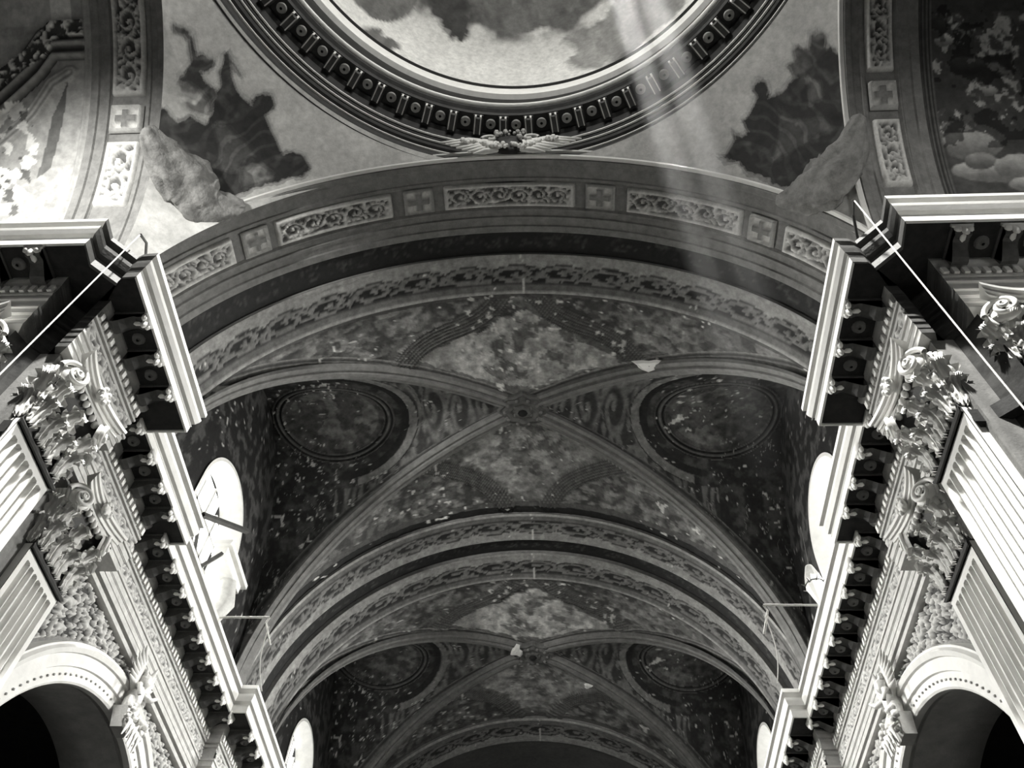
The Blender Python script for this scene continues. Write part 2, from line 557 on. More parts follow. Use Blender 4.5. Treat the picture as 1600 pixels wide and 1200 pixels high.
# ---- transverse arches over the nave
def rib_paint(tone=0.30, dark=0.10, cell=1.1, flip=False):
    def fn(U, V, lu, lv):
        v = V / lv
        if flip: v = 1 - v
        n = fbm(U, V, 4, 6)
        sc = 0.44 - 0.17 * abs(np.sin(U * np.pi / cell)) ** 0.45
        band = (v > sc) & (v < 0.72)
        r = rinceau(U / cell, np.clip((v - 0.5) / 0.22, -1, 1))
        r2 = sstep(.545, .60, fbm(U, V, 3, 9.0))
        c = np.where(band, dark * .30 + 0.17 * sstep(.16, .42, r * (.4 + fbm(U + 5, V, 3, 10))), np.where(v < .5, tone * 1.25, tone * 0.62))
        c = np.where((v > 0.90), tone * 1.5, c)
        c = np.where(abs(v - sc) < 0.02, 0.05, c)
        c = np.where(abs(v - 0.74) < 0.012, 0.06, c)
        h = np.where(band, -0.03 + 0.035 * r, 0.0) + 0.02 * (v > .9) + 0.015 * (v < .06)
        cu = U - lu / 2 + .12 + .10 * (fbm(V, V * 0, 4, 4) - .5)
        c = np.where(abs(cu) < .016, .6, c)
        c = jitter_spots(U, V, c, 0.88, 7, .7)
        return h, c * (0.7 + 0.6 * n)
    return fn

def recess_shade_paint(U, V, lu, lv):
    r = sstep(.5, .62, fbm(U, V, 4, 9.0)) * rinceau(U / .6, np.clip((V / lv - .4) / .34, -1, 1)); v = V / lv
    c = 0.014 + 0.045 * r * (v < .72)  # recess shade put into the near-black ground, ornament fading out
    return 0.02 * r, c

def nave_arch(y0, y1, R, lab, prof_face, soffit=None, x0=0.0):
    t = thing('transverse_arch', lab, 'arch', (x0, y0, Z0))
    t_loc = np.array([x0, y0, Z0])
    return t

def sub(o, t):
    """keep world placement when the parent is an Empty away from the origin"""
    o.matrix_parent_inverse = Matrix.Translation(-t.location)
    return o

def rel(t):
    for c in t.children:
        c.matrix_parent_inverse = Matrix.Translation(-t.location)
        for g in c.children: pass

# arch 1: the crossing arch with scroll and cross panels
def crossing_arch(kind, s, x0, a0, a1, pa0, pa1, lab, stop, angs, R=6.5, name='crossing_arch'):
    t = thing(name, lab, 'arch', (0, a0, Z0) if kind == 'n' else (s * a0, YC, Z0))
    m = MB()
    w = a1 - a0
    p0, p1 = pa0 - a0, pa1 - a0
    arch_sweep(m, kind, s, [(a0 + .02, R + .60), (a0 + .0, R + .45), (a0 - .02, R + .05), (a0 + .0, R), (a0 + .10, R), (a0 + .14, R + .03), (a0 + p0 - .12, R + .03),
                            (a0 + p0 - .10, R), (a0 + p0 - .05, R), (a0 + p0, R + .05), (a0 + p1, R + .05), (a0 + p1 + .05, R), (a0 + p1 + .10, R),
                            (a0 + p1 + .12, R + .035), (a1 - .38, R + .035), (a1 - .36, R - .01), (a1 - .30, R), (a1 - .29, R + .02), (a1 - .16, R + .02),
                            (a1 - .14, R - .02), (a1, R - .02), (a1, R + .25)], x0=x0)
    m.build('soffit', M['stucco'], t)
    arch_sweep(f := MB(), kind, s, [(a0 - .02, R + .02), (a0 - .09, R + .02), (a0 - .11, R + .05), (a0 - .09, R + .09), (a0 - .02, R + .10)], x0=x0)
    f.build('lower_moulding', M['marble'], t)  # both edge mouldings paler: dome light on the edges put into colour
    arch_sweep(f := MB(), kind, s, [(a0 - .02, R + .38), (a0 - .08, R + .385), (a0 - .10, R + .41), (a0 - .08, R + .43), (a0 - .02, R + .46)], x0=x0)
    f.build('upper_moulding', M['marble'], t)
    arch_sweep(f := MB(), kind, s, [(a0 - .03, R + .10), (a0 - .035, R + .24), (a0 - .03, R + .38)], x0=x0)
    f.build('face_band', M['facedark'], t)
    for (A, B, k) in angs:
        if k == 's':
            arch_panel('scroll_panel', t, kind, s, A, B, pa0, pa1, R + .01, f_scroll(), M['relief'], x0)
        else:
            arch_panel('cross_panel', t, kind, s, A, B, pa0, pa1, R - .03, f_cross, M['relief'], x0)
    rel(t)
    return t
M['facedark'] = mat('dark_arch_face', 0.07, 0.7, .3, 5, .1)
ANG = [(77.3, 102.7, 's'), (69.5, 75.3, 'c'), (104.7, 110.5, 'c'), (44, 67.3, 's'), (112.7, 136, 's'), (37, 42.5, 'c'), (137.5, 143, 'c'), (13, 35, 's'), (145, 167, 's')]
crossing_arch('n', 1, -0.1, 5.9, 7.55, 6.40, 6.96, 'coffered arch between dome and nave, carved with scrolls and crosses', 0, ANG)

def rib(y0, y1, R, paint, lab, cat='arch', step=0.12, name='transverse_rib'):
    t = thing(name, lab, cat, (0, y0, Z0))
    m = MB(); arch_sweep(m, 'n', 1, [(y0, R + .30), (y0, R + .0), (y0 + .02, R + .08), (y1 - .02, R + .08), (y1, R + .0), (y1, R + .30)])
    m.build('core', M['stucco'], t)
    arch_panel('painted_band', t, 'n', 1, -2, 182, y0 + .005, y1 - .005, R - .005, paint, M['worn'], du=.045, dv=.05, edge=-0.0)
    rel(t)
    return t
def strip(y0, y1, R, lab):
    t = thing('recess_strip', lab, 'strip', (0, y0, Z0))
    arch_panel('painted_band', t, 'n', 1, -2, 182, y0, y1, R, recess_shade_paint, M['worn'], du=.06, dv=.05, edge=0)
    rel(t)
    return t
strip(7.55, 8.1, 6.58, 'dark ornamented strip behind the coffered crossing arch')
rib(8.1, 9.12, 6.5, rib_paint(.23, .06), 'painted rib with scalloped foliage border, first beyond the crossing arch')
rib(16.08, 17.1, 6.5, rib_paint(.25, .09, 1.2, True), 'painted rib in front of the second groined bay, upper of its pair')
strip(17.1, 17.6, 6.60, 'black recess between the paired ribs mid nave')
rib(17.62, 18.72, 6.5, rib_paint(.25, .09, 1.2), 'painted rib at the start of the second groined bay, lower of its pair')
rib(25.55, 26.9, 6.5, rib_paint(.27, .12, 1.2, True), 'farthest painted rib, at the bottom edge of the view')

# dark edging line just above ribs facing the camera
# ---- transept arches and vaults
TANG = [(26, 39.3, 's'), (41, 46.2, 'c'), (48, 74, 's'), (76, 81, 'c'), (83, 106, 's')]
crossing_arch('t', -1, 0, 6.5, 7.9, 6.85, 7.5, 'coffered arch over the left transept, brightly lit at its foot', 0, TANG, R=6.3)
crossing_arch('t', 1, 0, 6.2, 7.5, 6.56, 7.06, 'coffered arch over the right transept, mostly in shade', 0, TANG, R=6.3)

def trans_vault(s, a0, a1, painter, lab):
    na, nt = int((a1 - a0) / .025), int(math.radians(75) * 6.3 / .03)
    A, T = np.meshgrid(np.linspace(a0, a1, na), np.linspace(2, 77, nt), indexing='ij')
    h, c = painter(A, T)
    P = archpt('t', s, np.radians(T), A, 6.42 - h)
    o = grid('transept_vault', P, M['fresco'], None, True, c, flip=s < 0)
    A2, T2 = np.meshgrid(np.linspace(a0, a1, 12), np.linspace(77, 178, 40), indexing='ij')
    grid('vault_field', archpt('t', s, np.radians(T2), A2, 6.42), M['stucco'], o)
    tag(o, lab, 'vault')
    return o

def paint_tl(A, T):
    t = T * 0.11
    n = fbm(A, t, 5, 2); n2 = fbm(A, t, 4, 8)
    c = 0.26 + 0.22 * n; h = 0 * A
    P1 = [(7.95, 58.2 * .11), (8.84, 58.1 * .11), (9.16, 54.3 * .11), (9.9, 48 * .11)]
    d = dpoly(A, t, P1)
    up = ((A > 8.15) & (t > 57.0 * .11)) | (t > 6.5 - (A - 8.8) * .9)
    k = (d < 0.34)
    c = np.where(k, 0.20 + 0.13 * np.cos(d / .34 * 3 * np.pi), c); h = np.where(k, .06 * np.cos(d / .34 * 3 * np.pi) + .04, h)
    P2 = [(7.95, 60.6 * .11), (8.70, 60.6 * .11), (9.0, 57 * .11), (9.75, 52.5 * .11)]
    d2 = dpoly(A, t, P2)
    k = (d2 < 0.16)
    c = np.where(k, 0.06 + 0.6 * sstep(.5, .66, fbm(A, t, 2, 14)), c); h = np.where(k, .05 + .05 * sstep(.5, .66, fbm(A, t, 2, 14)), h)
    lt = (A > 8.35) & (t > 61.3 * .11) & (d2 > .16)
    c = np.where(lt, 0.42 + .25 * (A < 8.75), c)
    tri = inpoly(A, t, [(8.45, 51.5 * .11), (8.48, 45.9 * .11), (8.58, 35 * .11), (8.80, 33 * .11), (8.72, 45 * .11)])
    c = np.where(tri, 0.13, c)
    P3 = [(8.40, 53 * .11), (8.75, 51 * .11), (9.11, 45.5 * .11), (9.8, 39 * .11)]
    d3 = dpoly(A, t, P3); k = d3 < .13
    c = np.where(k, .34 + .12 * np.cos(d3 * 60), c); h = np.where(k, .05, h)
    fig = inpoly(A + .3 * (n2 - .5), t + .3 * (n - .5), [(9.3, 5.3), (8.9, 4.3), (9.0, 3.4), (8.7, 2.9), (9.8, 2.7), (9.8, 5.2)])
    c = np.where(fig & (fbm(A, t, 3, 4) > .52), .75, np.where(fig & (fbm(A + 5, t, 3, 4) > .56), .12, c))
    b = A < 8.12
    c = np.where(b, .34, c); h = np.where(b, .04 + .02 * np.cos(A * 60), h)
    return h, c * (.75 + .5 * n2)

def paint_tr(A, T):
    t = T * 0.11
    n = fbm(A, t, 5, 2); n2 = fbm(A, t, 4, 8)
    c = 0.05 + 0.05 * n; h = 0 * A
    clouds = [(8.55, 29.5, .75, .28, .52), (8.0, 36.5, .42, .32, .25), (8.25, 34.5, .52, .34, .40), (8.35, 31.5, .3, .2, .28),
              (8.6, 44.5, .30, .13, .5), (8.0, 53.5, .16, .12, .6), (8.35, 49.0, .4, .18, .17), (7.85, 56, .2, .25, .2), (9.0, 30, .5, .3, .45), (9.3, 26.5, .6, .2, .5)]
    for (a, tt, ra, rt, v) in clouds:
        u = (A - a) / ra; w = (t - tt * .11) / rt
        r = np.hypot(u, w) + .35 * (fbm(A, t, 3, 4) - .5)
        k = sstep(1.0, .9, r)
        sh = v * (0.35 + 0.75 * sstep(-.6, .9, w + .2 * u))
        c = c * (1 - k) + sh * k * (.7 + .6 * n)
    fg = (fbm(A + 4, t, 4, 3.2) > .54) & (T > 37) & (T < 58) & (A > 7.9 + .25 * np.sin(T * .6))
    c = np.where(fg, .10 + .38 * sstep(.5, .65, fbm(A, t, 3, 8)), c)
    fd = (fbm(A + 14, t, 4, 3.0) > .55) & (T > 34)
    c = np.where(fd, c * .35, c)
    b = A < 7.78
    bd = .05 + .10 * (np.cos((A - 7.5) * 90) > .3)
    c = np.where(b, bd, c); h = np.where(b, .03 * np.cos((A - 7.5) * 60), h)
    k = (abs(t - 29.3 * .11) < .02) & (A < 8.4) & (A > 8.05)
    c = np.where(k, .3, c)
    return h, c * (.75 + .5 * n2)
trans_vault(-1, 7.9, 12.5, paint_tl, 'left transept vault with moulded painted coffers')
trans_vault(1, 7.5, 12.5, paint_tr, 'right transept vault painted with figures on clouds')

# ---- pendentives
PEL = {'angel': [(64.0, 16.77), (63.0, 16.91), (61.1, 16.95), (58.8, 16.8), (57.9, 16.92), (56.3, 16.97), (55.3, 16.84), (56.0, 16.62), (54.7, 16.58), (53.2, 16.63), (51.9, 16.55), (51.2, 16.21), (53.9, 16.09), (56.3, 16.24), (57.3, 16.17), (57.7, 16.4), (58.2, 16.6), (60.9, 16.8), (63.1, 16.69)],
       'saint': [(53.6, 15.67), (52.7, 15.93), (50.6, 16.04), (51.5, 16.34), (53.2, 16.71), (54.6, 16.86), (55.9, 17.1), (55.9, 17.19), (55.0, 17.18), (52.9, 17.0), (50.6, 16.87), (47.9, 16.86), (48.4, 17.04), (47.9, 17.14), (46.4, 17.23), (45.0, 17.14), (44.6, 17.0), (45.0, 16.88), (43.4, 16.77), (41.5, 16.66), (39.7, 16.52), (38.5, 16.66), (36.6, 16.7), (34.8, 16.58), (34.4, 16.46), (37.6, 16.03), (40.5, 15.51), (42.5, 15.05), (43.8, 14.9), (46.4, 14.7), (49.1, 14.9), (51.5, 15.1), (56, 15.3), (56, 15.7)],
       'wing': [(57.3, 16.17), (55.8, 16.33), (53.1, 16.38), (51.3, 16.26), (52.2, 16.02), (54.4, 15.91)],
       'robe': [(50.0, 16.12), (48.1, 16.28), (43.0, 16.21), (43.5, 15.91), (43.1, 15.66), (45.2, 15.51), (46.8, 15.85)],
       'knee': [(42.9, 15.79), (41.1, 16.08), (38.9, 16.07), (38.7, 15.93), (41.5, 15.51)],
       'arm': [(55.9, 17.1), (55.9, 17.19), (55.1, 17.19), (51.8, 17.13), (51.3, 17.07), (54.6, 17.11)]}
PER = {'saint': [(35.2, 16.48), (35.1, 16.59), (36.0, 16.48), (38.5, 16.63), (39.2, 16.78), (39.6, 16.6), (40.6, 16.57), (41.0, 16.83), (42.1, 16.82), (44.9, 16.95), (45.3, 17.13), (46.7, 17.17), (47.8, 17.06), (47.1, 16.86), (46.3, 16.82), (48.5, 16.73), (50.6, 16.74), (52.1, 16.69), (57.1, 16.6), (57.5, 15.5), (52, 14.9), (49.8, 14.9), (47.5, 15.0), (43.4, 15.19), (41.4, 15.08), (39.2, 15.52), (37.5, 15.97), (37.1, 16.24), (35.9, 16.35)],
       'angel': [(50.6, 16.74), (51.2, 16.9), (51.1, 17.0), (52.7, 16.94), (54.0, 17.11), (55.0, 17.07), (55.0, 16.86), (56.9, 17.01), (58.1, 16.95), (58.3, 16.77), (56.5, 16.61), (56.4, 16.43), (56.6, 16.31), (54.5, 16.02), (52.8, 16.14), (51.5, 16.43), (51.3, 16.67)],
       'robe': [(46.5, 16.54), (46.9, 16.16), (49.6, 15.85), (49.6, 15.49), (46.5, 15.7), (43.0, 15.76), (41.1, 15.82), (43.9, 16.13)],
       'knee': [(51.9, 16.55), (52.9, 16.35), (51.4, 16.09), (49.7, 16.18)]}

def pendentive(s, PO, lab, sky):
    n = 330
    z = Z0 - 0.02 + np.linspace(0, 1, n)[:, None] ** 0.8 * (17.62 - Z0); u = np.linspace(0, 1, n)[None]
    rho = np.sqrt(8.93 ** 2 - (z - 11.3) ** 2)
    w = 6.32
    lo = np.arccos(np.clip((w - 0.05) / rho, -1, 1)); hi = np.pi / 2 - np.arccos(np.clip((w + (.15 if s < 0 else -.12)) / rho, -1, 1))
    ph = lo + (hi - lo) * u
    pd = np.degrees(ph); zz = z + 0 * u
    P = np.stack([s * rho * np.sin(ph), YC + rho * np.cos(ph), zz], -1)
    X = pd * .13; Y = zz
    n1 = fbm(X, Y, 5, 1.6); n2 = fbm(X, Y, 4, 7)
    c = sky * (.75 + .55 * n1)
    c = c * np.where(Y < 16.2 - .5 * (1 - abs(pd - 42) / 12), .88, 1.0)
    wob = .5 * (n2 - .5)
    def put(c, key, v, edge=0.0):
        pts = PO[key]
        k = sum(inpoly(pd + wob * 2.4 + dx, zz + wob * .16 + dz, pts) * 1.0 for dx, dz in ((0, 0), (.35, .03), (-.35, .03), (0, -.05), (.2, .05))) / 5
        folds = np.sin((pd * .22 + zz * .35 + 1.6 * fbm(X, Y, 3, 1.3)) * 11.0)
        vv = v * (.75 + .6 * sstep(.35, .95, folds) + .9 * sstep(.55, .7, fbm(X + 3, Y, 3, 3.2))) * (.55 + .9 * n2)
        return c * (1 - k) + vv * k
    for key, v in (('angel', .055), ('wing', .22), ('saint', .032), ('robe', .085), ('knee', .13), ('arm', .05)):
        if key in PO:
            if key == 'wing' or s < 0 or True:
                c = put(c, key, v)
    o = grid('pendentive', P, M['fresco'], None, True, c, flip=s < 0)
    tag(o, lab, 'pendentive')
    return o
pendentive(-1, PEL, 'left pendentive fresco of a dark robed saint raising an arm beside an angel', .55)
pendentive(1, PER, 'right pendentive fresco of a dark saint with a horned ox and an angel', .46)

# stucco drapery bridging the arches at the foot of each pendentive
def drape(s, pts, lab):
    pts = np.array(pts, float)
    T = np.linspace(0, 1, 60); k = np.linspace(0, 1, len(pts))
    c = np.stack([np.interp(T, k, pts[:, i]) for i in range(4)], 1)
    for _ in range(4): c[1:-1] = (c[:-2] + c[2:] + 2 * c[1:-1]) / 4
    th = np.linspace(0, 2 * np.pi, 41)[:-1]
    ctr = c[:, :3]; r = c[:, 3]
    t = np.gradient(ctr, axis=0); t /= np.linalg.norm(t, axis=1)[:, None]
    nrm = np.array([-s * .55, -.55, -.35]); nrm /= np.linalg.norm(nrm)
    b = np.cross(t, nrm); b /= np.linalg.norm(b, axis=1)[:, None]
    TT, H = np.meshgrid(T, th, indexing='ij')
    rr = r[:, None] * (1 + .35 * (fbm(TT * 6, H * 1.2, 4, 1.5) - .5) * 2 + .12 * np.sin(H * 5 + TT * 14))
    rr[0] *= .4; rr[-1] *= .4
    P = ctr[:, None] + b[:, None] * (np.cos(th)[None, :, None] * rr[..., None]) + nrm * (np.sin(th)[None, :, None] * rr[..., None] * .55)
    m = MB(); P2 = np.transpose(P, (1, 0, 2)); m.grid(P2, True)
    o = m.build('stucco_drapery', M['drape'], None, True)
    tag(o, lab, 'drapery')
M['drape'] = mat('mottled_grey_stucco', 0.21, 0.8, .45, 4, .5, 14)
drape(-1, [(-6.38, 4.15, 14.55, .16), (-6.2, 4.75, 14.6, .42), (-6.0, 5.2, 14.75, .55), (-5.75, 5.55, 14.75, .52), (-5.6, 5.75, 14.8, .36), (-5.3, 5.82, 15.0, .22), (-5.1, 5.85, 15.1, .1)],
      'mottled grey stucco drapery across the foot of the left pendentive')
drape(1, [(6.12, 4.3, 14.6, .12), (6.05, 4.8, 14.5, .3), (5.85, 5.2, 14.35, .45), (5.6, 5.45, 14.4, .5), (5.4, 5.65, 14.5, .38), (5.15, 5.8, 14.6, .22), (4.95, 5.85, 14.75, .1)],
      'mottled grey stucco drapery across the foot of the right pendentive')

# ================================================================== DOME
dome = thing('dome', 'painted dome with pale sky and dark clouds above the crossing ring', 'dome', (0.05, YC, 20.3))
n_th = 300
def lathe(prof, th0=0, th1=360, n=192, c=(0.05, YC)):
    th = np.radians(np.linspace(th0, th1, n))[:, None]
    r = np.array([p[0] for p in prof])[None]; z = np.array([p[1] for p in prof])[None]
    return np.stack([c[0] + r * np.cos(th), c[1] + r * np.sin(th), z + 0 * th], -1)
# shell
th = np.radians(np.linspace(0, 360, 420))[:, None]; el = np.radians(np.linspace(0, 89, 170))[None]
P = np.stack([.05 + 6.0 * np.cos(el) * np.cos(th), YC + 6.0 * np.cos(el) * np.sin(th), 22.15 + 6.2 * np.sin(el) + 0 * th], -1)
X = P[..., 0]; Y = P[..., 1]; Zz = P[..., 2]
n1 = fbm(X + 20, Y + 20, 5, .55); n2 = fbm(X + 8, Y + 3, 4, 5)
c = .80 * (.85 + .25 * n2)
hh = (Zz - 22.15) / 6.2
def patch(c, pts, v, w=.22):
    k = sum(inpoly(X + w * (n2 - .5) + dx, Zz + w * 1.5 * (n2 - .5) + dz, pts) * 1.0 for dx, dz in ((0, 0), (.06, .05), (-.06, -.05))) / 3 * (Y > 0)
    return c * (1 - k) + v * (.55 + .9 * n2) * k
cl = sstep(.48, .62, n1 + .30 * sstep(.50, .62, hh) - .06) * sstep(.42, .5, hh)
c = c * (1 - cl) + .13 * (.6 + .9 * n2) * cl
c = c * (.80 + .2 * sstep(.45, .2, hh))
c = patch(c, [(-4.65, 23.71), (-4.27, 23.55), (-3.9, 23.55), (-3.48, 23.99), (-3.06, 24.71), (-2.85, 25.4), (-2.96, 25.84), (-3.6, 26.2), (-5, 25)], .15)
c = patch(c, [(-1.66, 26.65), (-1.47, 26.11), (-1.19, 25.73), (-0.64, 25.74), (-0.08, 25.30), (0.65, 25.44), (1.02, 25.72), (1.57, 25.82), (2.46, 25.54), (3.33, 25.56), (3, 27.5), (-2, 27.5)], .13)
c = patch(c, [(1.1, 24.8), (1.37, 25.07), (1.91, 24.93), (2.35, 24.99), (2.63, 25.42), (3.33, 25.56), (4.5, 23.97), (4.24, 22.98), (3.49, 23.13), (2.89, 22.67), (2.32, 22.59), (1.51, 23.27), (1.26, 23.88), (1.62, 24.16)], .30)
c = patch(c, [(-3.0, 25.9), (-2.72, 25.59), (-2.2, 24.9), (-1.75, 24.6), (-1.5, 24.85), (-1.42, 25.25), (-1.46, 25.66), (-1.8, 26.3)], .05)
c = patch(c, [(-4.05, 22.3), (-3.91, 23.0), (-3.65, 23.45), (-3.48, 23.24), (-3.2, 23.35), (-3.05, 23.1), (-3.29, 22.9), (-3.25, 22.3)], .16)
c = patch(c, [(2.55, 22.9), (2.85, 23.0), (2.9, 22.6), (2.65, 22.5)], .16)
c = patch(c, [(2.2, 22.9), (2.5, 23.3), (2.45, 23.2), (2.25, 22.7)], .5)
grid('shell', P, M['fresco'], dome, True, c)
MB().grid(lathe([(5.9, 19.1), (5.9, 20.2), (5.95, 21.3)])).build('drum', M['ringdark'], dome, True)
MB().grid(lathe([(5.95, 21.3), (5.82, 21.32), (5.80, 21.42), (5.86, 21.5), (5.86, 22.0), (5.92, 22.05), (6.0, 22.15)])).build('base_moulding', M['white'], dome)
MB().grid(lathe([(5.86, 21.98), (5.80, 22.0), (5.80, 22.04), (5.9, 22.06)])).build('rail', M['black'], dome)
rel(dome)

ring = thing('dome_ring', 'dark round entablature of the dome with modillions and rosettes', 'entablature', (0.05, YC, 17.6))
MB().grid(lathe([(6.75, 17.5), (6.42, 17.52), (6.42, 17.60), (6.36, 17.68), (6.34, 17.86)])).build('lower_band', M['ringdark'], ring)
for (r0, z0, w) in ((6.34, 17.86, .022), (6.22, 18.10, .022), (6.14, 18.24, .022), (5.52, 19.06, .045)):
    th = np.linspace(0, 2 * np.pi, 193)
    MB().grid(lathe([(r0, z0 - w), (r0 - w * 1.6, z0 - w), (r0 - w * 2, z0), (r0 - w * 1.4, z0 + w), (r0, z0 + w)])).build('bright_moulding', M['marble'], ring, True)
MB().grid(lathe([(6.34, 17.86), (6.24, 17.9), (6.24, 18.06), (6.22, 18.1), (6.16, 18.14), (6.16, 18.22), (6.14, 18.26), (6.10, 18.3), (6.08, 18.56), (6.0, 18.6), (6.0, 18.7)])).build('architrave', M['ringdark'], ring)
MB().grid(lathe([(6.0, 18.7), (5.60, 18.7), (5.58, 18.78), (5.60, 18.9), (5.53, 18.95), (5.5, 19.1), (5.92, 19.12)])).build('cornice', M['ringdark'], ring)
# modillions & rosettes
nm = 64
mm = MB()
mm.hexa([(5.66, -.085, 18.50), (5.98, -.085, 18.44), (5.98, .085, 18.44), (5.66, .085, 18.50), (5.66, -.085, 18.70), (5.98, -.085, 18.70), (5.98, .085, 18.70), (5.66, .085, 18.70)])
mm.box(5.62, 5.99, -.11, .11, 18.64, 18.705)
V = np.concatenate(mm.V); V[:, 2] -= 17.6
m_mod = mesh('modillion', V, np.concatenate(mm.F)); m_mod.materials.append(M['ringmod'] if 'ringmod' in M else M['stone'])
mm = MB(); mm.box(5.60, 5.64, -.075, -.035, 18.47, 18.62).box(5.60, 5.64, .035, .075, 18.47, 18.62)
mm.box(5.60, 5.99, -.075, -.05, 18.44, 18.48).box(5.60, 5.99, .05, .075, 18.44, 18.48)
V = np.concatenate(mm.V); V[:, 2] -= 17.6
m_scr = mesh('scroll', V, np.concatenate(mm.F)); m_scr.materials.append(M['stuccolight'])
mm = MB()
tt = np.linspace(0, 2 * np.pi, 17)[:-1]
P = np.stack([5.8 + np.cos(tt)[:, None] * np.array([.03, .07, .10, .115]), np.sin(tt)[:, None] * np.array([.03, .07, .10, .115]), np.broadcast_to(np.array([1.02, 1.06, 1.03, 1.09]), (16, 4))], -1)
mm.grid(P, True)
m_ros = mesh('rosette', np.concatenate(mm.V), np.concatenate(mm.F), True); m_ros.materials.append(M['stone'])
for k in range(nm):
    a = (k + .5) * math.tau / nm
    if not (math.radians(-12) < a < math.radians(192)): continue
    for (me, nmn, da) in ((m_mod, 'modillion', 0), (m_ros, 'rosette', .5)):
        o = bpy.data.objects.new(nmn, me); COL.objects.link(o); o.parent = ring; o.rotation_euler.z = a + da * math.tau / nm
        if nmn == 'modillion':
            q = bpy.data.objects.new('scroll', m_scr); COL.objects.link(q); q.parent = o; q['kind'] = 'stuff'
for ch in ring.children:
    if ch.name.split('.')[0] not in ('modillion', 'rosette'):
        ch.matrix_parent_inverse = Matrix.Translation(-ring.location)

# ---- cartouche at the crown
ca = thing('cartouche', 'bright winged stucco cartouche with garlands at the crown below the dome ring', 'cartouche', (-0.05, 5.70, 17.55))
m = MB()
th = np.linspace(0, 2 * np.pi, 33)[:-1]
for rr, zz in ((.34, 0),):
    P = np.stack([np.cos(th)[:, None] * np.array([0.01, .2, .30, .36, .38]), -.05 - np.broadcast_to(np.array([.20, .18, .10, .13, 0]), (32, 5)), np.sin(th)[:, None] * np.array([0.01, .22, .33, .40, .42])], -1)
    m.grid(P, True)
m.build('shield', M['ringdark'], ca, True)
for s in (-1, 1):
    for k in range(7):
        L = 1.28 - .13 * k; z = .16 - .075 * k
        q = [(s * .25, -.12, z - .05), (s * (.25 + L * .5), -.16, z + .05 - .05 * k), (s * (.25 + L), -.10, z + .16 - .06 * k)]
        MB().tube(np.array(q), [.055, .065, .014], 6).build('wing_feather', M['marble'], ca, True)
    m = MB()
    for k in range(26):
        a = k / 25
        x = s * (.05 + .95 * a); z = -.32 - .16 * math.sin(a * math.pi * 2.0) * .6 + .30 * a * a
        m.ball((x, -.2 - .05 * random.random(), z + random.uniform(-.05, .05)), random.uniform(.035, .07), 6, 4)
    m.build('garland', M['marble'], ca, True)['kind'] = 'stuff'
    m = MB(); t = np.linspace(0, 1.7 * np.pi, 22)
    m.tube(np.stack([s * (.42 + np.cos(t) * (.20 - .03 * t)), -.2 + 0 * t, .18 + np.sin(t) * (.20 - .03 * t)], 1), .035, 6)
    m.build('scroll', M['gild'], ca, True)
m = MB()
for k in range(20):
    m.ball((random.uniform(-.3, .3), -.28, random.uniform(-.1, .4)), random.uniform(.03, .075), 6, 4)
m.build('fruit_cluster', M['stone'], ca, True)['kind'] = 'stuff'

# ================================================================== ENTABLATURES
ZT = 10.16
PROF = [(1.0, -.03), (.0, -.03), (.0, .05), (.35, .07), (.35, .15), (.035, .155), (.05, .21), (.085, .27), (.10, .295),
        (.38, .31), (.38, .365), (.13, .37), (.14, .385), (.15, .39), (.15, .53), (.20, .53), (.20, .50), (.20, .50), (.90, .50), (.90, .54),
        (.93, .60), (.97, .635), (.985, .64), (.985, .69), (.995, .70), (.995, .83), (.96, .84), (.97, .875), (1.03, .885), (1.03, .915), (.99, .92), (1.0, .965), (1.045, .98),
        (1.045, 1.20), (.94, 1.21), (.94, 1.255), (.98, 1.26), (.98, 1.36), (1.0, 1.365), (1.0, 1.375), (1.02, 1.38), (1.02, 1.47), (1.04, 1.475), (1.04, 1.57), (1.6, 1.57)]
SPLIT = dict(cornice=(0, 19), bed_moulding=(18, 32), frieze=(31, 34), architrave=(33, 45))

def ent_pt(Tp, Bp, s, h, sx):
    T = np.array(Tp, float); B = np.array(Bp, float)
    q = T + (B - T) * s
    return np.array([sx * q[0], q[1], ZT - h])

